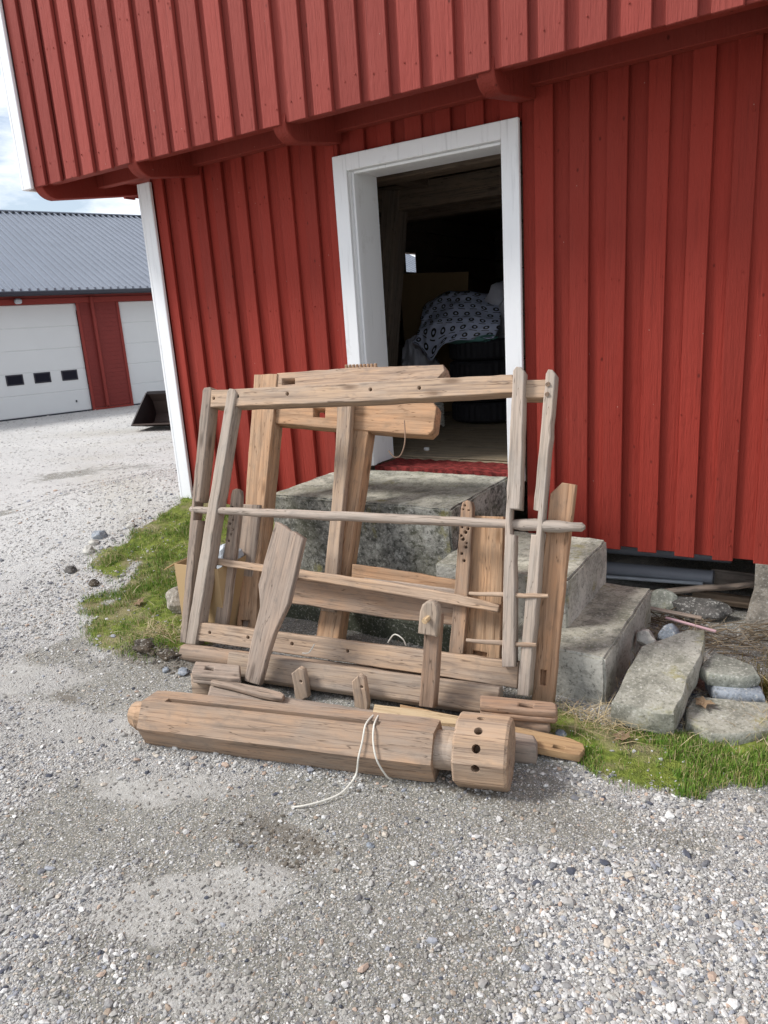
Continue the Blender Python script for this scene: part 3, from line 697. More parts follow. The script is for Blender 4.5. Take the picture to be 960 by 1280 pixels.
def soil_amount(x, y):
    n = fbm(x, y, 2.1, 4.0)
    s = np.zeros(np.shape(x))
    for cx, cy, sx, sy, am, rot in ((-1.45, 1.62, 0.62, 0.30, 0.9, 0.30), (-0.92, 2.0, 0.42, 0.14, 1.5, 0.1), (-1.15, 1.25, 0.50, 0.32, 1.0, 0.5), (-2.0, 1.35, 0.7, 0.25, 0.65, 0.4), (-0.85, 1.30, 0.32, 0.30, 0.85, 0.2),
                                (-2.6, 2.3, 0.5, 0.2, 0.7, 0.1), (-1.7, 2.25, 1.2, 0.35, 0.9, 0.2), (-3.05, 1.75, 0.3, 0.12, 0.5, 0.3), (-8, 6, 2.5, 0.6, 0.5, 0.8), (-2.3, 3.0, 0.5, 0.5, 0.8, 0), (-0.5, 3.6, 1.0, 0.5, 1.2, 0), (-6.5, 3.6, 1.2, 0.35, 0.4, 0.8)):
        c, q = math.cos(rot), math.sin(rot)
        u = ((x - cx) * c + (y - cy) * q) / sx; v = (-(x - cx) * q + (y - cy) * c) / sy
        s = np.maximum(s, am * np.exp(-(u * u + v * v) * 0.5))
    return np.clip((s + (n - 0.5) * 0.9 - 0.28) / 0.35, 0, 1)
def damp_amount(x, y):
    s = np.zeros(np.shape(x))
    for cx, cy, sx, sy, am in ((-1.42, 1.52, 0.16, 0.05, 1.0), (-1.36, 1.42, 0.10, 0.03, 0.9), (-1.62, 1.42, 0.10, 0.03, 0.7), (-0.93, 2.0, 0.20, 0.05, 0.7), (-1.45, 1.86, 0.35, 0.05, 0.6), (-3.0, 1.78, 0.16, 0.05, 0.7), (-0.80, 1.42, 0.10, 0.04, 0.6), (-1.05, 1.12, 0.15, 0.05, 0.5), (-2.9, 2.22, 0.22, 0.06, 1.3), (-2.6, 2.25, 0.2, 0.06, 1.2)):
        s = np.maximum(s, am * np.exp(-(((x - cx) / sx) ** 2 + ((y - cy) / sy) ** 2) * 0.5))
    return np.clip(s * (0.5 + fbm(x, y, 9, 2.0)) * 1.2 - 0.15, 0, 1)

def surf(x, y):
    z = terr(x, y)
    near = np.clip(1.6 - np.hypot(x + 1.5, y - 2) / 7, 0, 1)
    z = z + near * (0.030 * (fbm(x, y, 1.6, 7.0) - 0.5) + 0.016 * (fbm(x, y, 6.5, 9.0) - 0.5))
    # scuffed hollow with a crumbled rim in front of the roller, and the crumbs round it
    r = np.hypot((x + 1.40) / 1.25, (y - 1.48) / 0.85)
    z = z - 0.014 * np.exp(-(r / 0.12) ** 2) + 0.012 * np.exp(-((r - 0.17) / 0.035) ** 2) * fbm(x, y, 14, 3.0) * 1.6
    z = z + 0.05 * np.exp(-((x + 2.86) ** 2 / 0.03 + (y - 2.26) ** 2 / 0.006)) * (0.4 + 1.2 * fbm(x, y, 16, 6.0))
    z = z + 0.02 * grass_amount(x, y) * fbm(x, y, 5, 2.0)
    return z

def axis(lo, hi, step, far):
    a = list(np.arange(lo, hi, step))
    d, p = step, hi
    right = []
    while p < far:
        right.append(p); d *= 1.25; p += d
    right.append(far)
    d, p = step, lo
    left = []
    while p > -far:
        d *= 1.25; p -= d; left.append(max(p, -far))
    return np.array(sorted(set(left + a + right)))
gx, gy = axis(-5.2, 1.2, 0.028, 260.0), axis(0.2, 4.6, 0.028, 260.0)
X, Y = np.meshgrid(gx, gy)
Z = surf(X, Y)
nx, ny = len(gx), len(gy)
gm = bpy.data.meshes.new('ground')
co = np.stack([X, Y, Z], -1).reshape(-1, 3).astype(np.float32)
idx = np.arange(nx * ny).reshape(ny, nx)
q = np.stack([idx[:-1, :-1], idx[:-1, 1:], idx[1:, 1:], idx[1:, :-1]], -1).reshape(-1, 4)
def np_mesh(me, co, faces):
    n = faces.shape[1]
    me.vertices.add(len(co)); me.vertices.foreach_set('co', np.ascontiguousarray(co, np.float32).ravel())
    me.loops.add(faces.size); me.loops.foreach_set('vertex_index', np.ascontiguousarray(faces, np.int32).ravel())
    me.polygons.add(len(faces))
    me.polygons.foreach_set('loop_start', np.arange(0, faces.size, n, dtype=np.int32))
    me.polygons.foreach_set('loop_total', np.full(len(faces), n, np.int32))
    me.polygons.foreach_set('use_smooth', [False] * len(faces))
    me.update(calc_edges=True)
    me.validate()
np_mesh(gm, co, q)
gm.polygons.foreach_set('use_smooth', [True] * len(gm.polygons))
ca = gm.color_attributes.new('mask', 'FLOAT_COLOR', 'POINT')
mk = np.ones((nx * ny, 4), np.float32)
mk[:, 0] = soil_amount(X, Y).ravel()
mk[:, 1] = grass_amount(X, Y).ravel()
mk[:, 2] = damp_amount(X, Y).ravel()
ca.data.foreach_set('color', mk.ravel())

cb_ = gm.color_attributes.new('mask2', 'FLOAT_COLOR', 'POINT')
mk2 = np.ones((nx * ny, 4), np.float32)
def pale_amount(x, y):
    n = fbm(x, y, 2.4, 21.0)
    s = np.zeros(np.shape(x))
    for cx, cy, sx, sy, am, rot in ((-1.55, 1.12, 0.30, 0.12, 0.9, 0.7), (-1.25, 0.95, 0.22, 0.10, 0.8, 0.5), (-2.1, 1.45, 0.35, 0.12, 0.7, 0.4), (-0.85, 1.05, 0.25, 0.1, 0.8, 0.2), (-3.4, 1.75, 0.35, 0.12, 0.8, 0.4), (-2.9, 1.5, 0.5, 0.2, 0.55, 0.5)):
        c, q_ = math.cos(rot), math.sin(rot)
        u = ((x - cx) * c + (y - cy) * q_) / sx; v_ = (-(x - cx) * q_ + (y - cy) * c) / sy
        s = np.maximum(s, am * np.exp(-(u * u + v_ * v_) * 0.5))
    return np.clip((s + (n - 0.5) * 1.0 - 0.30) / 0.4, 0, 1)
mk2[:, 0] = pale_amount(X, Y).ravel()
# wheel tracks worn across the yard towards the garage
trk = np.zeros(np.shape(X))
for off in (0.0, 1.5, 3.4, 4.9):
    d_ = (X + 6.0) * 0.62 + (Y - 4.5) * 0.78 - off + 0.25 * np.sin(X * 0.5)
    trk = np.maximum(trk, np.exp(-(d_ / 0.28) ** 2))
mk2[:, 2] = np.clip((np.hypot(X, Y) - 3.6) / 2.5, 0, 1).ravel() * (X.ravel() < -1.0)  # lightens with distance from the camera: grazing brightness put into the ground colour
mk2[:, 1] = (trk * (np.hypot(X, Y) > 5.2) * (0.4 + fbm(X, Y, 0.9, 31.0))).ravel()
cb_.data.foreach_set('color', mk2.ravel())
k = NT('gravel_yard', 0.92, 0.12)
at = k.n('VertexColor', layer_name='mask')
sp = k.n('SeparateColor')
k.l(at.outputs['Color'], sp.inputs[0])
v = k.coord('Object')
wob = k.n('TexNoise'); wob.inputs['Scale'].default_value = 30
k.l(v, wob.inputs['Vector'])
vv = k.mix(0.012, v, wob.outputs['Color'], 'ADD')
def cells(scale):
    nd = k.n('TexVoronoi'); nd.inputs['Scale'].default_value = scale
    k.l(vv, nd.inputs['Vector'])
    s2 = k.n('SeparateColor'); k.l(nd.outputs['Color'], s2.inputs[0])
    return s2.outputs[0], nd.outputs['Distance']
c1, d1 = cells(125)
c2, d2 = cells(270)
c3, d3 = cells(40)
pal = [(0.0, (0.42, 0.41, 0.39)), (0.15, (0.54, 0.53, 0.505)), (0.3, (0.33, 0.32, 0.30)), (0.42, (0.64, 0.62, 0.58)), (0.55, (0.48, 0.45, 0.40)), (0.66, (0.24, 0.24, 0.25)), (0.74, (0.56, 0.51, 0.44)), (0.82, (0.70, 0.69, 0.66)), (0.89, (0.36, 0.37, 0.40)), (0.95, (0.12, 0.125, 0.15)), (1.0, (0.48, 0.40, 0.33))]
ga = k.ramp(c1, pal, 'CONSTANT')
gb = k.ramp(c2, pal, 'CONSTANT')
big = k.noise(v, 0.55, 5, 0.6)
grav = k.mix(k.ramp(c3, [(0.35, 0.0), (0.5, 1.0)]), ga, gb)
grav = k.mix(k.ramp(d1, [(0.45, 0.0), (0.75, 0.4)]), grav, (0.20, 0.19, 0.17))
grav = k.mix(k.ramp(big, [(0.36, 0.35), (0.60, 0.0)]), grav, (0.38, 0.37, 0.345))
sn = k.noise(v, 45, 8, 0.75)
sm = k.noise(v, 4.5, 6, 0.6)
stk = k.noise(k.coord('Object', (0.5, 1.4, 1)), 0.8, 6, 0.6)
grav = k.mix(k.ramp(stk, [(0.45, 0.0), (0.66, 0.45)]), grav, (0.72, 0.705, 0.67))
soil = k.mix(k.ramp(sn, [(0.35, 0.0), (0.65, 1.0)]), (0.150, 0.145, 0.124), (0.305, 0.297, 0.262))
soil = k.mix(k.ramp(sm, [(0.40, 0.5), (0.58, 0.0)]), soil, (0.18, 0.17, 0.142))
soil = k.mix(k.ramp(c2, [(0.70, 0.0), (0.74, 0.7)]), soil, gb)
brk = k.noise(v, 10, 7, 0.7)
sfac = k.ramp(k.math('ADD', k.math('SUBTRACT', sp.outputs[0], 0.5), brk), [(0.40, 0.0), (0.60, 1.0)])
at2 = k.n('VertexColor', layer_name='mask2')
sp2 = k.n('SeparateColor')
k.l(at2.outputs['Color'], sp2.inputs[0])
trf = k.math('MULTIPLY', sp2.outputs[1], k.ramp(brk, [(0.35, 0.2), (0.6, 1.0)]))
far = k.noise(v, 11, 4, 0.75)
grav = k.mix(k.ramp(far, [(0.38, 0.45), (0.52, 0.0)]), grav, (0.25, 0.245, 0.235))
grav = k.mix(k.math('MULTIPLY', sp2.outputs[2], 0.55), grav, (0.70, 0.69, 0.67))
grav = k.mix(k.math('MULTIPLY', trf, 0.75), grav, (0.46, 0.43, 0.36))
base = k.mix(sfac, grav, soil)
pfac = k.ramp(k.math('ADD', k.math('SUBTRACT', sp2.outputs[0], 0.5), brk), [(0.42, 0.0), (0.75, 0.7)])
base = k.mix(pfac, base, k.mix(k.ramp(sn, [(0.35, 0.0), (0.65, 1.0)]), (0.36, 0.35, 0.325), (0.52, 0.51, 0.48)))
fn = k.noise(v, 26, 6, 0.7)
moss = k.mix(k.ramp(fn, [(0.36, 0.0), (0.62, 1.0)]), (0.085, 0.115, 0.025), (0.23, 0.275, 0.055))
moss = k.mix(k.ramp(sm, [(0.50, 0.0), (0.62, 0.7)]), moss, (0.30, 0.245, 0.155))
brk2 = k.noise(v, 7, 8, 0.75)
gfac = k.ramp(k.math('ADD', k.math('MULTIPLY', k.math('SUBTRACT', sp.outputs[1], 0.5), 0.55), brk2), [(0.47, 0.0), (0.60, 1.0)])
base = k.mix(k.math('MULTIPLY', k.ramp(sp.outputs[1], [(0.25, 0.0), (0.75, 1.0)]), 0.85), base, k.mix(k.ramp(sn, [(0.35, 0.0), (0.65, 1.0)]), (0.15, 0.125, 0.09), (0.34, 0.29, 0.21)))
base = k.mix(gfac, base, moss)
crumb = k.noise(v, 19, 7, 0.72)
dfac = k.ramp(k.math('ADD', k.math('MULTIPLY', sp.outputs[2], 0.75), k.math('SUBTRACT', crumb, 0.5)), [(0.30, 0.0), (0.60, 0.7)])
base = k.mix(dfac, base, (0.15, 0.13, 0.105))
k.color(base)
hh = k.math('SUBTRACT', 0.6, k.math('ADD', k.math('MULTIPLY', d1, 0.9), k.math('MULTIPLY', d2, 0.5)))
hh = k.math('ADD', k.math('MULTIPLY', hh, k.math('SUBTRACT', 1.0, k.math('MULTIPLY', sfac, 0.75))), k.math('MULTIPLY', sn, 0.6))
k.bump(hh, 0.8, 0.010)
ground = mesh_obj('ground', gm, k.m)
tag(ground, kind='structure')

# ------------------------------------------------------------------ the red barn
WY, UY = 4.0, 3.4            # front faces of the lower wall boards and of the jettied upper wall
LX, UX, RX = -4.37, -4.92, 3.2
DX0, DX1, DZ0, DZ1 = -2.62, -1.63, 0.68, 2.51
barn = empty('red_barn', (-0.6, 6.5, 0.0), 'red board and batten barn with a white framed open doorway and jettied upper floor', 'barn')

def siding(name, mat, x0, x1, z0, z1, yf, period, ow, first, openings=(), ragged=0.004, nails=()):
    """vertical under-boards with raised over-boards; every board its own island so its paint can differ"""
    bm = bmesh.new()
    def plank(a, b, y0, y1, zb, zt):
        for (ox0, ox1, oz) in openings:
            if b > ox0 and a < ox1:
                if a < ox0 - 0.02: plank(a, ox0, y0, y1, zb, zt)
                if b > ox1 + 0.02: plank(ox1, b, y0, y1, zb, zt)
                a, b, zb = max(a, ox0), min(b, ox1), oz
                break
        if b - a < 0.015: return
        t = random.gauss(0, 0.0022)
        vs = box(bm, a, b, y0, y1, zb, zt)
        for v in vs:
            v.co.y += t if v.co.x > (a + b) / 2 else -t
            if v.co.z < zb + 0.01: v.co.x += random.gauss(0, 0.001)
    i0 = int(math.floor((x0 - first) / period)) - 1
    for i in range(i0, i0 + int((x1 - x0) / period) + 4):
        cx = first + i * period + random.gauss(0, 0.0028)
        w = ow * random.uniform(0.96, 1.04)
        a, b = max(x0, cx - w / 2), min(x1, cx + w / 2)
        zb = z0 - random.uniform(0, ragged)
        if b - a > 0.02: plank(a, b, yf, yf + 0.026 + random.uniform(-0.002, 0.002), zb, z1)
        a, b = max(x0, cx + ow * 0.36), min(x1, cx + period - ow * 0.36)
        if b - a > 0.02: plank(a, b, yf + 0.029, yf + 0.046, z0 + 0.007 + random.uniform(0, ragged), z1)
    bevel_all(bm, 0.0028)
    nb = len(bm.faces)
    for i in range(i0, i0 + int((x1 - x0) / period) + 4):
        for zr in nails:
            for sgn in (-1, 1):
                px = first + i * period + sgn * ow * 0.28 + random.gauss(0, 0.006); pz = zr + random.gauss(0, 0.012)
                if not x0 + 0.02 < px < x1 or any(a_ - 0.03 < px < b_ + 0.03 and pz < c_ for a_, b_, c_ in openings): continue
                c = [bm.verts.new((px + 0.0042 * math.cos(t * PI / 3), yf - 0.0035, pz + 0.0042 * math.sin(t * PI / 3))) for t in range(6)]
                d = [bm.verts.new((v.co.x, yf + 0.006, v.co.z)) for v in c]
                bm.faces.new(c[::-1])
                for t in range(6): bm.faces.new((c[t], c[(t + 1) % 6], d[(t + 1) % 6], d[t]))
    bm.faces.ensure_lookup_table()
    for f in bm.faces[nb:]: f.material_index = 1
    last = x0
    for (ox0, ox1, oz) in openings:
        box(bm, last, ox0, yf + 0.047, yf + 0.06, z0 + 0.03, z1); box(bm, ox0, ox1, yf + 0.047, yf + 0.06, oz, z1)
        last = ox1
    box(bm, last, x1, yf + 0.047, yf + 0.06, z0 + 0.03, z1)
    o = bm_obj(name, bm, M[mat], barn)
    o.data.materials.append(M['nail'])
    return o

siding('lower_wall', 'red_low', LX, RX, 0.302, 2.86, WY - 0.045, 0.1905, 0.099, -1.024, [(-2.715, -1.53, 2.60)], nails=(0.40, 1.05, 1.75, 2.42))
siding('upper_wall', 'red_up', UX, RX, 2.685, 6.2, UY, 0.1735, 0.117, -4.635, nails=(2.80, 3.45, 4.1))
# side (gable) boarding, closing the building to the left
def gable_side(name, mat, x, y0, y1, z0, z1, hole=None):
    bm = bmesh.new()
    y = y0
    while y < y1:
        if hole and y + 0.19 > hole[0] and y < hole[1]:
            box(bm, x - 0.02, x, y, y + 0.19, z0 + 0.01, hole[2]); box(bm, x - 0.02, x, y, y + 0.19, hole[3], z1)
            y += 0.19
            continue
        box(bm, x - 0.045, x - 0.024, y, min(y + 0.1, y1), z0, z1)
        box(bm, x - 0.02, x, y, min(y + 0.19, y1), z0 + 0.01, z1)
        y += 0.19
    return bm_obj(name, bm, M[mat], barn)
gable_side('side_wall', 'red_low', LX + 0.02, 4.06, 11.0, 0.36, 2.86, (7.50, 8.20, 2.15, 2.37))
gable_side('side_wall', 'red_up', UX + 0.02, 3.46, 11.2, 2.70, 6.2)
boxes('corner_board', [(LX - 0.05, LX + 0.057, WY - 0.075, WY - 0.05, 0.36, 2.70), (LX - 0.075, LX - 0.05, WY - 0.075, WY + 0.07, 0.36, 2.70)], M['white'], barn)
boxes('corner_board', [(UX - 0.04, UX + 0.045, UY - 0.028, UY - 0.004, 2.675, 6.2), (UX - 0.066, UX - 0.041, UY - 0.028, UY + 0.11, 2.675, 6.2)], M['white'], barn)
# under the jetty: soffit boards, wall beam, curved bracket ends
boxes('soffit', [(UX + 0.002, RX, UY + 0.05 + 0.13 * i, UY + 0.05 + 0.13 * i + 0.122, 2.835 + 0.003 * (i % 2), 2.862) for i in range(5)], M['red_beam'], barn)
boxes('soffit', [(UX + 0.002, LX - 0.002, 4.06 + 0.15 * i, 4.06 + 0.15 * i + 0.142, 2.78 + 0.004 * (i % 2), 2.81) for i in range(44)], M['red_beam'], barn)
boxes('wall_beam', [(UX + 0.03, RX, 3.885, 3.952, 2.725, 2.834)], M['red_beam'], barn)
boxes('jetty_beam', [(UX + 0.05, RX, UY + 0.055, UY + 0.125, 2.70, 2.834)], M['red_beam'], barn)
def bracket(x0, x1, y1=3.953, zw=2.672):
    prof = [(3.418, 2.70)]
    for t in range(7):
        a = t / 6 * PI / 2
        prof.append((3.418 + 0.115 * (1 - math.cos(a)), 2.70 - 0.088 * math.sin(a)))
    prof += [(y1, zw), (y1, 2.832), (3.45, 2.832)]
    bm = bmesh.new()
    A = [bm.verts.new((x0, y, z)) for y, z in prof]
    B = [bm.verts.new((x1, y, z)) for y, z in prof]
    bm.faces.new(A); bm.faces.new(B[::-1])
    for i in range(len(prof)): bm.faces.new((A[i], A[(i + 1) % len(prof)], B[(i + 1) % len(prof)], B[i]))
    bmesh.ops.bevel(bm, geom=[e for e in bm.edges], offset=0.005, segments=1, affect='EDGES', clamp_overlap=True)
    return bm_obj('bracket', bm, M['red_beam'], barn)
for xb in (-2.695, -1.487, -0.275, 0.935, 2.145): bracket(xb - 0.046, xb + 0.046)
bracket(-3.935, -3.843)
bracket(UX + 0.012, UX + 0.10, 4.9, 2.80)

# white door frame: casing, reveal boards, inner stop; red worn sill
fr = boxes('door_frame', [(-2.716, -2.617, WY - 0.072, WY - 0.047, 0.665, 2.603), (-1.627, -1.527, WY - 0.072, WY - 0.047, 0.665, 2.603), (-2.617, -1.627, WY - 0.0715, WY - 0.047, 2.513, 2.603),
    (-2.64, -2.6155, WY - 0.046, WY + 0.27, 0.70, 2.54), (-1.6285, -1.604, WY - 0.046, WY + 0.27, 0.70, 2.54), (-2.614, -1.630, WY - 0.046, WY + 0.27, 2.5155, 2.54),
    (-2.6145, -2.598, WY - 0.025, WY + 0.02, 0.702, 2.514), (-2.597, -1.648, WY - 0.025, WY + 0.02, 2.498, 2.514), (-1.6465, -1.6295, WY - 0.025, WY + 0.02, 0.702, 2.514)], M['white'], barn, 0.003)
bm = bmesh.new()
nU, nV = 60, 14
g = [[bm.verts.new((-2.612 + 0.98 * i / nU, WY + 0.012 + 0.30 * j / nV, 0.694 + 0.010 * mn.noise(Vector((i * 0.35, j * 0.5, 1))) - 0.006 * j / nV)) for i in range(nU + 1)] for j in range(nV + 1)]
for j in range(nV):
    for i in range(nU): bm.faces.new((g[j][i], g[j][i + 1], g[j + 1][i + 1], g[j + 1][i]))
bot = [bm.verts.new((-2.612 + 0.98 * i / nU, WY + 0.012, 0.64)) for i in range(nU + 1)]
for i in range(nU): bm.faces.new((bot[i], bot[i + 1], g[0][i + 1], g[0][i]))
bm_obj('door_sill', bm, M['sill'], barn)
# inside: plank floor, log walls, joists, boards overhead, a post, a small far window
boxes('floor', [(-4.3 + 0.36 * i + 0.002, -4.3 + 0.36 * (i + 1) - 0.002, 4.325, 10.0, 0.64, 0.69 + 0.002 * (i % 3)) for i in range(20)], M['w_floor'], barn, 0.003)
boxes('floor_sheet', [(-2.59, -1.15, 4.345, 5.55, 0.6945, 0.7035)], M['w_floor'], barn, 0.002)
lw = []
for i in range(9):
    z = 0.64 + i * 0.245
    lw += [(-4.24, -2.66, 4.03, 4.14, z, z + 0.235), (-1.59, RX, 4.03, 4.14, z, z + 0.235), (-4.345, 3.02, 10.0, 10.12, z, z + 0.235), (2.9, 3.02, 4.16, 9.995, z, z + 0.235)]
    if 2.16 > z + 0.235 or z > 2.37:
        lw.append((-4.345, -4.25, 4.16, 9.98, z, z + 0.235))
    else:
        zz0, zz1 = z, z + 0.235
        lw += [(-4.345, -4.25, 4.16, 7.455, zz0, zz1), (-4.345, -4.25, 8.0, 9.98, zz0, zz1)]
lw.append((-2.66, -1.59, 4.03, 4.14, 2.56, 2.85))
lw += [(-4.345, -4.25, 7.455, 8.0, 2.11, 2.153), (-4.345, -4.25, 7.455, 8.0, 2.358, 2.60), (-4.246, -4.235, 7.66, 8.1, 2.12, 2.42)]
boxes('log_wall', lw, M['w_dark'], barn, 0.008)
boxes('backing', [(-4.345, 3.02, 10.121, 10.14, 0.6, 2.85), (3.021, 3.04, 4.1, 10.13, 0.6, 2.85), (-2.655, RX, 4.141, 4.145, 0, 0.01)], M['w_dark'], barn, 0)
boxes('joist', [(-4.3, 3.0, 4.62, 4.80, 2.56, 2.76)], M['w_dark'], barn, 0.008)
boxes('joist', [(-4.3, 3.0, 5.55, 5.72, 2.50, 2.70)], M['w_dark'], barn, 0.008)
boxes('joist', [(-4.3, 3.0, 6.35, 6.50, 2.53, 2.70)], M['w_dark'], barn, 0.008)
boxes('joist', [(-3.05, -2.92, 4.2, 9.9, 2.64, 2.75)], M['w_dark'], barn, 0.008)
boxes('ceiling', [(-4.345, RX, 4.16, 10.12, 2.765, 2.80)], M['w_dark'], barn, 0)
o = boxes('post', [(0, 2.0, -0.08, 0.08, -0.09, 0.09)], M['w_dark'], None, 0.006)
o.matrix_world = frame_matrix((-3.57, 5.62, 0.69), Vector((0.155, 0.0, 1.0)), Vector((0, -1, 0)))
attach(o, barn)
# sill beam, hidden upper walls and roof
boxes('sill_beam', [(-4.34, -2.7, 4.02, 4.2, 0.40, 0.62), (-1.5, RX, 4.02, 4.2, 0.40, 0.62)], M['w_dark'], barn, 0.006)
boxes('crawlspace_wall', [(-4.34, RX, 6.0, 6.1, -0.4, 0.62)], M['w_dark'], barn, 0)
bm = bmesh.new()
box(bm, UX - 0.3, RX, 2.9, 7.2, 6.2, 6.3, None)
for v in bm.verts: v.co.z += (v.co.y - 2.9) * 0.75
box(bm, UX - 0.3, RX, 7.22, 11.5, 6.2, 6.3, None)
for v in list(bm.verts)[8:]: v.co.z += (11.5 - v.co.y) * 0.75
bm_obj('roof', bm, M['gutter'], barn)
# rough stone pillar the corner rests on
stone_pillar = None
bm = bmesh.new()
bmesh.ops.create_cube(bm, size=1)
bmesh.ops.subdivide_edges(bm, edges=bm.edges[:], cuts=7, use_grid_fill=True)
for v in bm.verts:
    p = Vector((v.co.x * 0.46, v.co.y * 0.40, v.co.z * 0.50))
    n_ = Vector((mn.noise(p * 5), mn.noise(p * 5 + Vector((7, 1, 3))), mn.noise(p * 5 + Vector((2, 9, 5))))) * 0.014
    v.co = p + n_ + Vector((0.05 * v.co.z + 0.01, 0, 0))
o = bm_obj('stone_pillar', bm, M['granite'])
o.location = (-0.095, 4.15, 0.05)
tag(o, 'rough granite pillar carrying the barn sill at the right edge', 'pillar')

# ------------------------------------------------------------------ concrete steps
steps = empty('concrete_steps', (-1.9, 3.4, 0.0), 'old lichen-stained concrete steps below the open doorway', 'steps')
def slab(name, x0, x1, y0, y1, z0, z1, mat, seed, rough=0.010, top=None):
    bm = bmesh.new()
    vs = box(bm, x0, x1, y0, y1, z0, z1)
    bmesh.ops.bevel(bm, geom=bm.edges[:], offset=0.010, segments=2, affect='EDGES')
    for _ in range(5):
        es = [e for e in bm.edges if e.calc_length() > 0.055]
        if not es: break
        bmesh.ops.subdivide_edges(bm, edges=es, cuts=1, use_grid_fill=True)
    bmesh.ops.triangulate(bm, faces=[f for f in bm.faces if len(f.verts) > 4])
    off = Vector((seed, seed * 2.1, seed * 0.7))
    for v in bm.verts:
        p = v.co + off
        v.co += Vector((mn.noise(p * 9), mn.noise(p * 9 + Vector((5, 0, 0))), mn.noise(p * 9 + Vector((0, 5, 0))))) * rough
        v.co += Vector((mn.noise(p * 28), mn.noise(p * 28 + Vector((5, 0, 0))), mn.noise(p * 28 + Vector((0, 5, 0))))) * rough * 0.55
    o = bm_obj(name, bm, M[mat], steps, True)
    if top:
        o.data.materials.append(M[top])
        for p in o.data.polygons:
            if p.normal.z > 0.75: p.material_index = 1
    return o
slab('landing', -2.83, -1.64, 3.19, 3.985, -0.15, 0.678, 'conc_face', 3.0, 0.007, 'conc_top')
slab('step', -1.635, -0.965, 2.99, 3.64, -0.15, 0.455, 'conc', 5.0, 0.006, 'conc_top')
slab('step', -1.18, -0.735, 2.765, 3.63, -0.2, 0.222, 'conc', 8.0, 0.006, 'conc_top')
slab('footing', -2.70, -1.30, 2.93, 3.188, -0.2, 0.13, 'conc_green', 2.0, 0.006)

# ------------------------------------------------------------------ garage across the yard
gA = math.radians(70.765)
gd = Vector((math.cos(gA), math.sin(gA), 0)); gi = Vector((-math.sin(gA), math.cos(gA), 0))
GP = Vector((-15.51, 11.35, 0.0))
GM = Matrix(((gd.x, gi.x, 0, GP.x), (gd.y, gi.y, 0, GP.y), (0, 0, 1, GP.z), (0, 0, 0, 1)))
garage = empty('garage', GP, 'long red garage with white sectional doors and grey metal roof across the yard', 'garage')
def gpart(name, lst, mat, parent=None, bev=0.004):
    bm = bmesh.new()
    for b in lst: box(bm, *b)
    if bev: bevel_all(bm, bev)
    for v in bm.verts: v.co = GM @ v.co
    o = bm_obj(name, bm, M[mat])
    attach(o, parent or garage)
    return o
GX0, GX1 = -9.0, 12.0
GW = []
z = 0.05
def clad(x0, x1, z0, z1):
    z = z0
    while z < z1 - 0.01:
        GW.append((x0, x1, 0.0, 0.05, z + 0.004, min(z + 0.10, z1)))
        GW.append((x0, x1, 0.012, 0.05, z, z + 0.004))
        z += 0.10
clad(0.02, 1.02, 0.06, 2.53); clad(4.75, 12, 0.06, 2.53); clad(-9, -3.9, 0.06, 2.53); clad(GX0, GX1, 2.53, 2.78)
gpart('wall', GW, 'g_red', None, 0)
gpart('wall', [(GX0, GX1, 11.9, 12.0, 0, 2.8), (GX0, GX0 + 0.1, 0.06, 11.9, 0, 2.8), (GX1 - 0.1, GX1, 0.06, 11.9, 0, 2.8)], 'g_red', None, 0)
gpart('trim', [(0.005, 0.075, -0.025, -0.001, 0.02, 2.53), (0.96, 1.025, -0.02, -0.001, 0.02, 2.53), (0.005, 1.025, -0.026, -0.002, 0.0, 0.055), (-3.9, 4.75, -0.03, -0.001, 2.535, 2.66)], 'g_red2')
gpart('downpipe', [(0.335, 0.41, -0.09, -0.015, 0.06, 2.68)], 'g_red2', None, 0.02)
for x0, x1 in ((-3.85, 0.0), (1.03, 4.7)):
    pn = [(x0, x1, 0.03, 0.07, 0.03 + 0.5 * i, 0.03 + 0.5 * (i + 1) - 0.008) for i in range(5)]
    pn += [(x0, x1, 0.04, 0.07, 0.03, 2.53)]
    dr = gpart('garage_door', pn, 'door_white', None, 0.006)
    gpart('threshold_seal', [(x0, x1, 0.0, 0.06, 0.0, 0.03)], 'gutter', dr, 0)
    for wx in (-1.79, -1.19, -0.575, -2.39, -3.0):
        if x0 < -1:
            w = gpart('window', [(wx, wx + 0.37, 0.018, 0.0285, 0.77, 1.01)], 'gutter', dr, 0.01)
            gpart('pane', [(wx + 0.03, wx + 0.34, 0.014, 0.0175, 0.80, 0.98)], 'glass', w, 0)
    gpart('lock', [(x0 + 3.5, x0 + 3.53, 0.015, 0.029, 0.24, 0.29)], 'gutter', dr, 0)
# profiled roof sheets: one corrugated slab per slope
bm = bmesh.new()
rows = [(-0.42, 2.80), (6.1, 5.45)]
xs = []
x = GX0 - 0.3
while x < GX1 + 0.3:
    xs += [(x, 0.0), (x + 0.12, 0.0), (x + 0.125, 0.06), (x + 0.165, 0.06)]
    x += 0.18
for (ya, za), (yb, zb) in ((rows[0], rows[1]), ((12.6, 2.80), rows[1])):
    a = [bm.verts.new((px, ya, za + dz)) for px, dz in xs]
    b = [bm.verts.new((px, yb, zb + dz)) for px, dz in xs]
    a2 = [bm.verts.new((px, ya, za - 0.05)) for px, dz in xs]
    for i in range(len(xs) - 1):
        bm.faces.new((a[i], a[i + 1], b[i + 1], b[i]))
        bm.faces.new((a[i], a2[i], a2[i + 1], a[i + 1]))
for v in bm.verts: v.co = GM @ v.co
attach(bm_obj('roof', bm, M['roofing']), garage)
gpart('ridge_cap', [(GX0 - 0.3, GX1 + 0.3, 5.98, 6.22, 5.46, 5.50)], 'roofing', None, 0.01)
gpart('gutter', [(GX0 - 0.3, GX1 + 0.3, -0.55, -0.42, 2.70, 2.80)], 'gutter', None, 0.02)
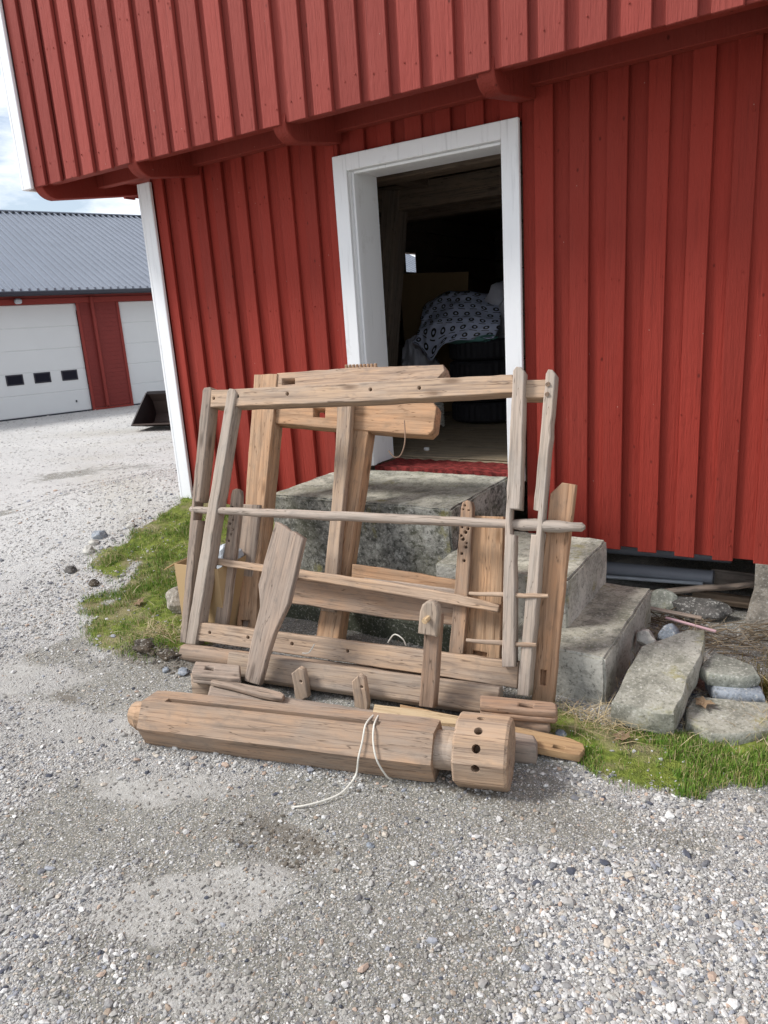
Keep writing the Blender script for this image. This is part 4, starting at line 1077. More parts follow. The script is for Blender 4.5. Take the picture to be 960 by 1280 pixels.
gpart('eaves_board', [(GX0 - 0.3, GX1 + 0.3, -0.40, -0.001, 2.72, 2.745)], 'gutter', None, 0)
lampo = gpart('wall_lamp', [(-1.33, -1.19, -0.20, -0.03, 2.55, 2.66)], 'pipe_pale', None, 0.03)

# loader bucket on the gravel
bk = empty('loader_bucket', (-10.3, 8.85, 0.0), 'black steel loader bucket lying on the gravel before the garage', 'bucket')
BM = Matrix.Translation((-10.92, 9.06, 0.02)) @ Matrix.Rotation(math.radians(18), 4, 'Z')
prof = [(-0.42, 0.10), (0.10, 0.0), (0.34, 0.04), (0.46, 0.20), (0.40, 0.44), (0.26, 0.60)]
def strip(name, pr, x0, x1, th, mat):
    bm = bmesh.new()
    A, B = [], []
    n_ = len(pr)
    out = [(p[0], p[1]) for p in pr]
    inn = [(p[0] - th * (0.3 if i < 2 else 1.0) * (0 if i == 0 else 1), p[1] + (th if i < 3 else 0)) for i, p in enumerate(pr)]
    loop = out + inn[::-1]
    for p in loop:
        A.append(bm.verts.new(BM @ Vector((x0, p[0], p[1])))); B.append(bm.verts.new(BM @ Vector((x1, p[0], p[1]))))
    for i in range(len(loop)):
        j = (i + 1) % len(loop)
        bm.faces.new((A[i], A[j], B[j], B[i]))
    for i in range(n_ - 1):
        k1, k2 = len(loop) - 1 - i, len(loop) - 2 - i
        bm.faces.new((A[i], A[i + 1], A[k2], A[k1])); bm.faces.new((B[i], B[i + 1], B[k2], B[k1]))
    return bm_obj(name, bm, M[mat], bk)
strip('shell', prof, 0.0, 1.5, 0.025, 'rust')
for x0 in (-0.026, 1.501):
    bm = bmesh.new()
    pp = [(-0.44, 0.09)] + prof[1:] + [(0.20, 0.62), (-0.05, 0.42)]
    A = [bm.verts.new(BM @ Vector((x0, p[0], p[1]))) for p in pp]; B = [bm.verts.new(BM @ Vector((x0 + 0.025, p[0], p[1]))) for p in pp]
    bm.faces.new(A); bm.faces.new(B[::-1])
    for i in range(len(pp)): bm.faces.new((A[i], A[(i + 1) % len(pp)], B[(i + 1) % len(pp)], B[i]))
    bm_obj('side_plate', bm, M['steel'], bk)
bm = bmesh.new()
box(bm, 0.0, 1.5, 0.20, 0.29, 0.59, 0.64, BM)
bm_obj('top_bar', bm, M['steel'], bk)

# ------------------------------------------------------------------ the dismantled loom and the timbers with it
U = Vector((math.cos(math.radians(6)), math.sin(math.radians(6)), 0)); N0 = Vector((-math.sin(math.radians(6)), math.cos(math.radians(6)), 0))
O0 = Vector((-1.003, 2.540, 0))
def W(u, v, z): return O0 + U * u + N0 * v + Vector((0, 0, z))

lf = empty('standing_loom', W(-0.9, 0, 0), 'tall grey loom stand of four thin posts and two long rails leaning by the steps', 'loom')
for kx in ('post_A', 'post_B'): board(kx, 'post', 'w_grey' if kx == 'post_A' else 'w_silver', lf)
for kx in ('post_C', 'post_D'): board(kx, 'post', 'w_silver', lf)
board('top_rail', 'rail', 'w_tan', lf)
board('bottom_rail', 'rail', 'w_tan', lf)
t20 = math.radians(20)
rod('peg', W(-0.262, 0.115, 0.478), W(0.075, 0.122, 0.500), lambda t: 0.011 - 0.003 * abs(2 * t - 1), M['w_tan'], lf, 10, 0.001)
rod('peg', W(-0.258, 0.045, 0.291), W(0.040, 0.052, 0.309), lambda t: 0.011 - 0.003 * abs(2 * t - 1), M['w_tan'], lf, 10, 0.001)
for px, pz_ in ((0.008, 1.325), (0.008, 1.285)):
    rod('peg', W(px, (pz_ - .1) * math.tan(t20) - 0.03, pz_), W(px, (pz_ - .1) * math.tan(t20) + 0.0, pz_ + 0.004), 0.009, M['w_brown'], lf, 8, 0, 2)
# the long pole through the notches
def polerad(t):
    return 0.017 + 0.006 * math.sin(PI * min(1, t * 1.05)) if t < 0.86 else (0.026 if t < 0.975 else 0.019)
p = rod('wooden_pole', W(-1.853, 0.245, 0.7319), W(0.196, 0.248, 0.7633), polerad, M['w_silver'], None, 14, 0.0010, 40, 0.012)
tag(p, 'long thin round pole with a thicker right end through the notched posts', 'pole')

sf = empty('loom_side_piece', W(-1.5, 0.2, 0), 'heavy loom side of broad warm pine posts joined to two thick stub arms', 'loom side')
board('side_post_E', 'post', 'w_orange', sf)
board('side_post_F', 'post', 'w_orange', sf)
board('upper_arm', 'arm', 'w_tan', sf)
board('lower_arm', 'arm', 'w_orange', sf)
# toothed rack along the back of the upper arm
tp = [(0, 0)]
for i in range(9): tp += [(0.023 * i + 0.002, 0.10), (0.023 * i + 0.004, 0.118), (0.023 * i + 0.014, 0.118), (0.023 * i + 0.016, 0.10)]
tp += [(0.21, 0.0)]
me = plate(tp, [], 0.02, 0.002, 0.05, 0.0005)
o = mesh_obj('toothed_rack', me, M['w_orange'])
o.matrix_world = frame_matrix(W(-1.285, 1.02, 1.285), U, -N0)
attach(o, sf)
hk = bm_obj('hook', tube_mesh(spline([W(-0.80, 0.73, 1.13), W(-0.785, 0.69, 1.03), W(-0.80, 0.66, 0.965), W(-0.835, 0.655, 0.955), W(-0.868, 0.665, 0.985)], 6), 0.0035, 6), M['wire'], sf, True)

def single(key, name, mat, label, cat, group=None, bevel=0.005):
    o = board(key, name, mat, None, bevel)
    return tag(o, label, cat, group)
single('strip_F1', 'timber_strip', 'w_tan', 'narrow upright timber strip in front of the middle pine post', 'timber')
single('slat_G', 'perforated_slat', 'w_grey', 'grey round-topped slat with peg holes at the left, behind the thin posts', 'slat')
single('slat_H', 'perforated_slat', 'w_brown', 'brown round-topped slat with scattered peg holes at the right, beside a broad plank', 'slat')
single('plank_grey', 'plank', 'w_dark' if False else 'w_grey', 'dull grey plank standing behind the left broad pine post', 'plank')
single('rail_L', 'rail', 'w_tan', 'long slanting pale rail with orange top edge crossing the stack at mid height', 'rail')
single('plank_M', 'plank', 'w_brown', 'brown plank with wavy grain lying crossways below the slanting rail', 'plank')
single('rail_N', 'rail', 'w_orange', 'short orange rail behind the slanting rail, against the concrete', 'rail')
single('lath_N', 'lath', 'w_grey', 'thin grey lath wedged between the short orange rail and the slanting rail', 'lath')
single('plank_J', 'plank', 'w_orange', 'broad knotty pine plank with a dark mortise, right of the holed brown slat', 'plank')
single('plank_K', 'plank', 'w_orange', 'tall brown plank with slanting top and dark weathered streak, rightmost upright', 'plank')
single('paddle_O', 'shouldered_board', 'w_grey', 'wide grey shouldered board tapering downward, leaning in front of the bottom rail', 'board')
ps = empty('slat_with_block', W(-0.4, -0.06, 0), 'upright brown slat topped by a round-headed block with a wooden pin', 'slat')
board('slat_P', 'slat', 'w_brown', ps)
bp = board('block_P', 'block', 'w_grey', ps, 0.008)
_o = DATA['block_P']
BPC = Vector(_o[0]) + Vector(_o[1]) * 0.07
c = BPC
pin = rod('pin', c + (-N0 * 0.035), c + N0 * 0.03, 0.012, M['w_pale'], None, 7, 0.001, 3)
attach(pin, bp)

# beam with slotted tenons, lying along the foot of the stack
bt = empty('tenoned_beam', (-1.7, 2.35, 0), 'long pale square beam with slotted tenons lying under the bottom rail', 'beam')
A, B = Vector((-2.365, 2.252, 0.157)), Vector((-1.078, 2.468, 0.157))
Lb = (B - A).length
sec = [(-0.055, -0.022), (-0.012, -0.002), (0.004, 0.0), (0.046, -0.085), (0.047, -0.094), (0.027, -0.122), (-0.055, -0.125), (-0.06, -0.06)]
def prism(name, sec, L, mat, n=24, wob=0.0018, seed=1):
    bm = bmesh.new()
    R = []
    for i in range(n + 1):
        t = i / n * L
        R.append([bm.verts.new((t, -a + mn.noise(Vector((t * 3, j * 2.3, seed))) * wob, b + mn.noise(Vector((t * 3, j * 1.7, seed + 9))) * wob)) for j, (a, b) in enumerate(sec)])
    for r0, r1 in zip(R, R[1:]):
        for j in range(len(sec)):
            bm.faces.new((r0[j], r0[(j + 1) % len(sec)], r1[(j + 1) % len(sec)], r1[j]))
    bm.faces.new(R[0]); bm.faces.new(R[-1])
    return bm_obj(name, bm, mat)
o = prism('beam', sec, Lb, M['w_tan'])
o.matrix_world = frame_matrix(A, B - A, (0, 0, 1))
bev = o.modifiers.new('b', 'BEVEL'); bev.width = 0.004; bev.segments = 2; bev.limit_method = 'ANGLE'
attach(o, bt)
board('tenon_RL', 'tenon', 'w_grey', bt, 0.006)
board('tenon_RR', 'tenon', 'w_brown', bt, 0.008)
single('stub_under', 'beam_end', 'w_brown', 'dark rounded beam end sticking out beneath the right slotted tenon', 'beam', bevel=0.012)
q = rod('round_roller', (-2.735, 2.295, 0.062), (-1.15, 2.59, 0.06), 0.045, M['w_brown'], None, 18, 0.001, 20, 0.004)
tag(q, 'brown round roller on the ground beneath the feet of the left posts', 'roller')
single('plank_Y', 'slotted_plank', 'w_bright', 'flat orange plank end with a slot poking out onto the grass', 'plank', bevel=0.003)
single('plank_W', 'plank', 'w_pale', 'short fresh yellow plank resting behind the roller neck', 'plank', bevel=0.003)
vb = empty('tongued_beam', (-1.6, 2.15, 0), 'low grey beam behind the roller with two upright tongues', 'beam')
board('beam_V', 'beam', 'w_grey', vb, 0.012)
board('tongue_1', 'tongue', 'w_tan', vb, 0.004)
board('tongue_2', 'tongue', 'w_tan', vb, 0.004)
single('board_T', 'board', 'w_grey', 'short thin grey board lying at the foot of the shouldered board', 'board', bevel=0.004)
single('block_S', 'block', 'w_tan', 'small pale wooden block propping the left slotted tenon', 'block', bevel=0.003)

# the big hexagonal roller
rl = empty('loom_roller', (-1.7, 1.92, 0), 'massive six-sided wooden roller with a drilled round head lying in front', 'roller')
A, B = Vector((-2.325, 1.7405, 0.097)), Vector((-1.144, 2.043, 0.097))
ax = (B - A).normalized()
def on_axis(t): return A + ax * t
Lr = (B - A).length
rad = 0.112
ang0 = math.radians(95 + 30)
RMX = frame_matrix(A, ax, (0, 0, 1))
# local: x along, y = away from the viewer, z up; face normals at 95, 35, -25 ... degrees measured from the viewer's side
secr = []
for i in range(6):
    a = ang0 - i * PI / 3
    secr.append((math.cos(a) * rad, math.sin(a) * rad))
bm = bmesh.new()
n = 30
R = []
for i in range(n + 1):
    t = i / n * Lr
    s_ = 1.0 if 0 < i < n else 0.97
    R.append([bm.verts.new((t, -a * s_ * (1 - 0.04 * (1 - i / n)) + 0.002 * mn.noise(Vector((t * 4, j, 1))), b * s_ + 0.002 * mn.noise(Vector((t * 4, j, 5))))) for j, (a, b) in enumerate(secr)])
for r0, r1 in zip(R, R[1:]):
    for j in range(6): bm.faces.new((r0[j], r0[(j + 1) % 6], r1[(j + 1) % 6], r1[j]))
bm.faces.new(R[0]); bm.faces.new(R[-1])
bmesh.ops.bevel(bm, geom=[e for e in bm.edges if len(e.link_faces) == 2 and e.calc_face_angle(0) > 0.5], offset=0.006, segments=2, affect='EDGES')
body = bm_obj('body', bm, M['w_brown'])
# the long groove in its top face
bm = bmesh.new()
box(bm, 0.10, Lr * 0.83, -0.034, -0.004, 0.055, 0.2)
gr = bm_obj('groove_cutter', bm, M['w_brown'])
gr.matrix_world = Matrix.Identity(4)
cut(body, [gr])
body.color = (1.02, 1.04, 1.05, 1)
body.matrix_world = RMX
WM[body] = RMX.copy()
attach(body, rl)
for nm, t0, t1, rf, mt, sg in (('stub', -0.072, 0.004, lambda t: 0.062 if t > 0.15 else 0.054, 'w_orange', 14), ('neck', Lr - 0.003, Lr + 0.080, lambda t: 0.070, 'w_tan', 18)):
    rod(nm, on_axis(t0) + Vector((0, 0, 0.004 if nm == 'stub' else 0.006)), on_axis(t1) + Vector((0, 0, 0.004 if nm == 'stub' else 0.006)), rf, M[mt], rl, sg, 0.001, 8)
# head: rough octagon with a ring of peg holes
hd0, hd1 = Lr + 0.078, Lr + 0.268
hsec = []
NF = 10
for i in range(NF):
    a = 2 * PI * (i + 0.3 + random.uniform(-0.10, 0.10)) / NF
    r_ = 0.131 * (1 + 0.02 * math.cos(2 * a + 1) + random.uniform(-0.015, 0.015))
    hsec.append((math.cos(a) * r_, math.sin(a) * r_))
bm = bmesh.new()
R = []
for t, s_ in ((0, 0.95), (0.008, 1.0), (0.06, 1.0), (0.13, 0.995), (0.18, 0.985), (0.19, 0.93)):
    R.append([bm.verts.new((t, -a * s_ + 0.002 * mn.noise(Vector((t * 9, j, 2))), b * s_)) for j, (a, b) in enumerate(hsec)])
for r0, r1 in zip(R, R[1:]):
    for j in range(NF): bm.faces.new((r0[j], r0[(j + 1) % NF], r1[(j + 1) % NF], r1[j]))
bm.faces.new(R[0]); bm.faces.new(R[-1])
head = bm_obj('head', bm, M['w_tan'])
cutters = []
for i in range(11):
    a = 2 * PI * i / 12 + math.radians(6)
    d = Vector((0, -math.cos(a), math.sin(a)))
    c0 = Vector((0.085, 0, 0)) + d * 0.055; c1 = Vector((0.085, 0, 0)) + d * 0.17
    cb = bm_obj('hole_cutter', tube_mesh([c0, c1], 0.0155, 14), M['w_brown'])
    cutters.append(cb)
cut(head, cutters)
HM = frame_matrix(on_axis(hd0) + Vector((0, 0, 0.019)), ax, (0, 0, 1))
head.color = (0.98, 0.93, 0.88, 1)
head.matrix_world = HM
WM[head] = HM.copy()
attach(head, rl)

# white cord hanging over the roller and trailing on the gravel
def rpt(t, a, r=1.02): return RMX @ Vector((t, -math.cos(math.radians(a)) * rad * r, math.sin(math.radians(a)) * rad * r))
tS = Lr * 0.80
pts = [rpt(tS - 0.01, 112, 0.9), rpt(tS - 0.01, 66, 1.03), rpt(tS - 0.012, 35, 0.97), rpt(tS - 0.02, 6, 1.08), rpt(tS - 0.03, -30, 1.05) + Vector((0, -0.02, 0.0)), Vector((-1.385, 1.80, 0.022)), Vector((-1.395, 1.755, 0.016)), Vector((-1.43, 1.70, 0.014)), Vector((-1.47, 1.655, 0.014)), Vector((-1.505, 1.63, 0.012))]
tag(bm_obj('white_cord', tube_mesh(spline(pts, 8), 0.0034, 7), M['string'], None, True), 'longer white cord hanging over the roller and trailing on the gravel', 'cord')
pts = [rpt(tS + 0.01, 112, 0.9), rpt(tS + 0.022, 66, 1.03), rpt(tS + 0.03, 35, 0.98), rpt(tS + 0.05, 5, 1.07), rpt(tS + 0.075, -30, 1.06), rpt(tS + 0.088, -52, 1.08)]
tag(bm_obj('white_cord', tube_mesh(spline(pts, 8), 0.0034, 7), M['string'], None, True), 'shorter white cord end hanging straight down over the roller front', 'cord')
for lab, pp in (('stray white cord loop sticking up behind the bottom rail', [W(-0.66, 0.10, 0.20), W(-0.62, 0.09, 0.25), W(-0.58, 0.09, 0.235), W(-0.57, 0.10, 0.20)]),
                ('short white cord end on the pale square beam', [W(-1.03, -0.055, 0.163), W(-1.0, -0.05, 0.166), W(-0.985, -0.04, 0.185), W(-0.975, -0.03, 0.205)])):
    tag(bm_obj('cord_scrap', tube_mesh(spline(pp, 6), 0.003, 6), M['string'], None, True), lab, 'cord')

# cardboard box in the grass behind the thin posts
bx = empty('cardboard_box', W(-1.78, 0.3, 0.05), 'open brown cardboard box standing in the grass behind the left posts', 'box')
BXM = Matrix.Translation(W(-1.80, 0.30, 0.03)) @ Matrix.Rotation(math.radians(4), 4, 'Z')
def bpart(name, lst, mat='card'):
    bm = bmesh.new()
    for b in lst: box(bm, *b, BXM)
    return bm_obj(name, bm, M[mat], bx)
bpart('shell', [(-0.15, 0.15, -0.125, -0.120, 0, 0.41), (-0.15, 0.15, 0.120, 0.125, 0, 0.41), (-0.15, -0.145, -0.119, 0.119, 0, 0.41), (0.145, 0.15, -0.119, 0.119, 0, 0.41), (-0.144, 0.144, -0.119, 0.119, 0, 0.006)])
bm = bmesh.new()
box(bm, 0, 0.004, -0.118, 0.118, 0, 0.10, BXM @ Matrix.Translation((-0.150, 0, 0.411)) @ Matrix.Rotation(math.radians(-118), 4, 'Y'))
bm_obj('flap', bm, M['card'], bx)
bm = bmesh.new()
lump(bm, W(-1.73, 0.36, 0.42), (0.07, 0.07, 0.09), 4, 0.4, 3)
tag(bm_obj('plastic_bag', bm, M['pipe_pale'], None, False), 'crumpled pale plastic bag sticking out of the cardboard box', 'bag')

# ------------------------------------------------------------------ inside the doorway
for i in range(4):
    bm = bmesh.new()
    R, w = 0.325, 0.178
    prof = [(0.20, -w * .42), (0.27, -w * .5), (R - 0.02, -w * .47), (R, -w * .36), (R, w * .36), (R - 0.02, w * .47), (0.27, w * .5), (0.20, w * .42)]
    ns = 72
    rings = []
    for s_ in range(ns):
        a = 2 * PI * s_ / ns
        kn = 0.006 if s_ % 2 else -0.004
        rings.append([bm.verts.new(((r_ + (kn if 2 <= j <= 5 else 0)) * math.cos(a), (r_ + (kn if 2 <= j <= 5 else 0)) * math.sin(a), z_)) for j, (r_, z_) in enumerate(prof)])
    for s_ in range(ns):
        r0, r1 = rings[s_], rings[(s_ + 1) % ns]
        for j in range(len(prof)): bm.faces.new((r0[j], r1[j], r1[(j + 1) % len(prof)], r0[(j + 1) % len(prof)]))
    o = bm_obj('tyre', bm, M['black'])
    o.location = (-2.735 + (0.012, -0.015, 0.010, 0)[i], 6.15 + (0, .012, -.01, 0.01)[i], 0.704 + w / 2 + 0.181 * i)
    o.rotation_euler = (0, 0, i * 0.4)
    tag(o, ('lowest black tyre, on the floor at the bottom of the stack', 'second black tyre from the bottom of the stack', 'third black tyre from the bottom of the stack', 'topmost black tyre, right under the bags')[i], 'tyre', 'tyres stacked inside the doorway')
# printed bag draped over the tyres: a sheet with folds
bm = bmesh.new()
uvl = bm.loops.layers.uv.new('UVMap')
nU, nV = 44, 36
gv = []
for j in range(nV + 1):
    row_ = []
    for i in range(nU + 1):
        a, b = i / nU, j / nV
        x = -3.33 + 0.80 * a + 0.05 * math.sin(5 * b)
        z = 1.43 + 0.36 * b * (1 - 0.15 * b) + 0.12 * math.sin(PI * (0.15 + a * 0.8)) * b
        if b < 0.3: z -= 0.16 * (0.3 - b) / 0.3 * math.exp(-((a - 0.28) / 0.14) ** 2)
        y = 5.86 + 0.40 * b * b - 0.10 * math.sin(PI * a) + 0.09 * (1 - a) * b
        y += 0.045 * mn.noise(Vector((a * 4, b * 4, 3))) + 0.02 * mn.noise(Vector((a * 11, b * 11, 8)))
        row_.append(bm.verts.new((x, y, z + 0.02 * mn.noise(Vector((a * 5, b * 5, 1))))))
    gv.append(row_)
for j in range(nV):
    for i in range(nU):
        f = bm.faces.new((gv[j][i], gv[j][i + 1], gv[j + 1][i + 1], gv[j + 1][i]))
        for lp, (ii, jj) in zip(f.loops, ((i, j), (i + 1, j), (i + 1, j + 1), (i, j + 1))): lp[uvl].uv = (ii / nU, jj / nV)
me = bpy.data.meshes.new('printed_bag')
bm.to_mesh(me); bm.free()
me.polygons.foreach_set('use_smooth', [True] * len(me.polygons))
o = mesh_obj('printed_bag', me, M['print'])
so_ = o.modifiers.new('s', 'SOLIDIFY'); so_.thickness = 0.006
tag(o, 'pale tyre bag printed with rows of black rings draped over the tyres', 'bag')
bm = bmesh.new(); lump(bm, (-2.50, 6.3, 1.62), (0.27, 0.25, 0.30), 2, 0.3, 4)
tag(bm_obj('plastic_bag', bm, M['bag'], None, True), 'bulging grey plastic bag right of the ring-printed bag on the tyres', 'bag')
bm = bmesh.new(); lump(bm, (-3.36, 6.05, 1.10), (0.17, 0.15, 0.34), 6, 0.35, 4)
tag(bm_obj('plastic_bag', bm, M['bag'], None, True), 'crumpled grey bag hanging down left of the tyre stack', 'bag')
bm = bmesh.new(); lump(bm, (-2.80, 5.90, 1.44), (0.26, 0.10, 0.045), 9, 0.35, 3)
tag(bm_obj('teal_film', bm, M['teal'], None, True), 'teal plastic film squeezed between the topmost tyre and printed bag', 'film')
me = plate([(0, 0), (0.62, 0), (0.66, 1.35), (-0.13, 1.40)], [], 0.012, 0.002)
o = mesh_obj('fibre_panel', me, M['panel'])
o.matrix_world = frame_matrix((-3.82, 6.62, 0.70), (1, 0, 0), (0, -1, 0.10))
tag(o, 'brown fibre panel leaning in the dark behind the bags', 'panel')
bm = bmesh.new()
hp = []
for i in range(40):
    a = i / 39 * 10 * 2 * PI
    hp.append(None)
pts = [(-2.98 + 0.06 * math.cos(t * 0.5), 5.62 + 0.06 * math.sin(t * 0.5), 0.715 + 0.0016 * t) for t in range(0, 120)]
bm.free()
tag(bm_obj('ribbed_hose', tube_mesh(pts, 0.009, 6), M['string'], None, True), 'coil of pale ribbed hose on the floor beside the tyres', 'hose')
o = stone('paper_scrap', (-2.51, 4.55, 0.715), (0.025, 0.02, 0.014), M['white'], 41, 2, 0.4)
tag(o, 'small crumpled white scrap on the floor inside the doorway', 'scrap')

# ------------------------------------------------------------------ stones, pipes and litter on the right
def rough_slab(key, name, mat, label, seed, amp=0.005, tilt=None):
    o3, x, n, P, th, H = DATA[key]
    bm = bmesh.new()
    lp = resample(P, 0.05, 0.0022)
    lay = [(0.0, -0.008), (-0.007, 0.0), (-th * 0.5, 0.006), (-th, 0.0)]
    cxy = sum((p for p in lp), Vector((0, 0))) / len(lp)
    R = []
    for z_, ins in lay:
        R.append([bm.verts.new((*(p + (p - cxy).normalized() * ins), z_)) for p in lp])
    for r0, r1 in zip(R, R[1:]):
        for i in range(len(lp)): bm.faces.new((r0[i], r1[i], r1[(i + 1) % len(lp)], r0[(i + 1) % len(lp)]))
    f1 = bm.faces.new(R[0]); bm.faces.new(R[-1][::-1])
    bmesh.ops.triangulate(bm, faces=[f for f in bm.faces if len(f.verts) > 4])
    for _ in range(4):
        es = [e for e in bm.edges if e.calc_length() > 0.05]
        if not es: break
        bmesh.ops.subdivide_edges(bm, edges=es, cuts=1)
        bmesh.ops.triangulate(bm, faces=[f for f in bm.faces if len(f.verts) > 3])
    for v in bm.verts:
        p = v.co + Vector((seed, seed, 0))
        v.co += Vector((mn.noise(p * 10), mn.noise(p * 10 + Vector((4, 0, 0))), mn.noise(p * 7 + Vector((0, 4, 0))))) * amp
        v.co += Vector((mn.noise(p * 31), mn.noise(p * 31 + Vector((4, 0, 0))), mn.noise(p * 31 + Vector((0, 4, 0))))) * amp * 0.4
    o = bm_obj(name, bm, M[mat], None, True)
    o.matrix_world = frame_matrix(o3, x, n)
    return tag(o, label, 'stone')
rough_slab('slab_1', 'stone_slab', 'slab', 'large tilted grey stone slab lying against the lowest concrete step', 1)
rough_slab('slab_3', 'stone_slab', 'slab', 'flat sunken grey slab at the right edge above the bright grass', 3)
rough_slab('flat_2', 'flat_stone', 'rock', 'flat greenish stone lying on another, under the pillar', 5)
rough_slab('flat_3', 'flat_stone', 'rock_blue', 'blue-grey flat stone below the greenish one, edged with straw', 7)
tag(stone('cobble', (-0.685, 3.28, 0.10), (0.05, 0.05, 0.045), M['rock_pale'], 12, 3, 0.2), 'small rounded cobble in the gap between lowest step and large slab', 'stone')
tag(stone('stone_shard', (-0.60, 3.40, 0.08), (0.06, 0.05, 0.05), M['rock_blue'], 13, 3, 0.3), 'small pointed shard behind the large tilted slab', 'stone')
tag(stone('rock', (-0.56, 3.99, 0.0), (0.17, 0.10, 0.085), M['rock_dark'], 22, 3, 0.25), 'dark broad rock under the barn, left of the pillar', 'stone')
tag(stone('rock', (-0.745, 3.97, 0.0), (0.085, 0.08, 0.085), M['rock'], 24, 3, 0.25), 'pointed mossy rock under the barn beside the steps', 'stone')
tag(stone('rock', (-3.17, 2.72, 0.13), (0.10, 0.10, 0.10), M['granite'], 31, 3, 0.2), 'grey rounded stone in the grass beside the cardboard box', 'stone')
for lab, x, y, sz, mt, sd in (('blue-grey stone at the upper end of the left grass edge', -4.52, 3.19, 0.085, 'rock_blue', 51), ('white flat stone at the left grass edge', -4.40, 3.0, 0.075, 'rock_pale', 52),
        ('dark angular stone at the left tip of the grass', -4.27, 2.75, 0.062, 'rock_dark', 53), ('brown earthy stone at the notch in the left grass', -3.97, 2.70, 0.055, 'soilclod', 54),
        ('pale blue stone beside the end of the slotted tenon', -2.62, 2.18, 0.045, 'rock_blue', 55), ('white stone below the topmost blue-grey one', -4.47, 3.10, 0.055, 'rock_pale', 56), ('long pale stone above the others at the grass edge', -4.40, 3.38, 0.05, 'rock_pale', 57),
        ('small blue stone near the dug earth at left', -2.72, 2.16, 0.03, 'rock_blue', 58), ('pale stone by the orange slotted plank end', -0.82, 2.46, 0.032, 'rock_blue', 59), ('blue chip alone in the foreground gravel below the cord', -1.16, 1.60, 0.020, 'rock_blue', 60), ('pinkish chip left of the blue chip in the gravel', -1.245, 1.60, 0.014, 'rock_pale', 61)):
    tag(stone('edge_stone' if sz > 0.04 else 'chip_stone', (x, y, float(surf(np.array(x), np.array(y))) + sz * 0.15), (sz * 0.8, sz * 0.6, sz * 0.5), M[mt], sd, 3, 0.25), lab, 'stone')

pp = rod('drain_pipe', (-1.9, 4.27, 0.045), (-0.525, 4.25, 0.095), 0.042, M['pipe'], None, 20, 0, 3)
tag(pp, 'thick grey drainpipe stored under the barn', 'pipe')
pp = rod('drain_pipe', (-1.9, 4.36, 0.15), (-0.45, 4.36, 0.19), 0.034, M['pipe'], None, 18, 0, 3)
tag(pp, 'second grey drainpipe behind and above the thick one', 'pipe')
pp = rod('metal_tube', (-1.9, 4.19, 0.0), (-0.572, 4.2, 0.068), 0.011, M['pipe_pale'], None, 10, 0, 3)
tag(pp, 'thin pale tube below the thick drainpipe', 'pipe')
pp = rod('old_pole', (-0.95, 4.10, -0.02), (-0.31, 4.12, 0.135), lambda t: 0.022 - 0.005 * t, M['w_grey'], None, 9, 0.004, 8)
tag(pp, 'weathered pole slanting across the gap under the barn', 'pole')
o = boxes('old_plank', [(0, 0.36, -0.01, 0.012, -0.045, 0.045)], M['w_grey'], None, 0.003)
o.location = (-0.55, 4.33, 0.075); tag(o, 'grey plank end behind the drainpipe under the barn', 'plank')
o = boxes('old_plank', [(0, 0.5, -0.02, 0.02, -0.03, 0.03)], M['w_dark'], None, 0.003)
o.location = (-0.62, 4.18, 0.0); tag(o, 'dark mossy plank low under the barn, behind the rocks', 'plank')
o = boxes('lath', [(0, 0.29, -0.012, 0.012, -0.006, 0.006)], M['w_grey'], None, 0.002)
o.matrix_world = frame_matrix((-0.80, 3.77, 0.055), (0.29, -0.01, -0.012), (0, -0.3, 1)); tag(o, 'short grey lath lying before the dark rocks', 'lath')
o = boxes('lath', [(0, 0.25, -0.007, 0.007, -0.004, 0.004)], M['pink'], None, 0.001)
o.matrix_world = frame_matrix((-0.665, 3.646, 0.066), (0.24, -0.05, -0.012), (0, -0.3, 1)); tag(o, 'thin pinkish lath lying on the twigs', 'lath')

# ------------------------------------------------------------------ gravel, grass, straw, twigs
ICO = None
bm = bmesh.new(); bmesh.ops.create_icosphere(bm, subdivisions=1, radius=1)
bm.verts.ensure_lookup_table()
bm.free(); bm = bmesh.new()
g_ = (1 + 5 ** 0.5) / 2
_iv = [Vector(p).normalized() for p in ((-1, g_, 0), (1, g_, 0), (-1, -g_, 0), (1, -g_, 0), (0, -1, g_), (0, 1, g_), (0, -1, -g_), (0, 1, -g_), (g_, 0, -1), (g_, 0, 1), (-g_, 0, -1), (-g_, 0, 1))]
_vs = [bm.verts.new(p) for p in _iv]
for _f in ((0, 11, 5), (0, 5, 1), (0, 1, 7), (0, 7, 10), (0, 10, 11), (1, 5, 9), (5, 11, 4), (11, 10, 2), (10, 7, 6), (7, 1, 8), (3, 9, 4), (3, 4, 2), (3, 2, 6), (3, 6, 8), (3, 8, 9), (4, 9, 5), (2, 4, 11), (6, 2, 10), (8, 6, 7), (9, 8, 1)): bm.faces.new([_vs[q] for q in _f])
bm.verts.index_update()
iv = np.array([v.co[:] for v in bm.verts]); if_ = np.array([[v.index for v in f.verts] for f in bm.faces]); bm.free()
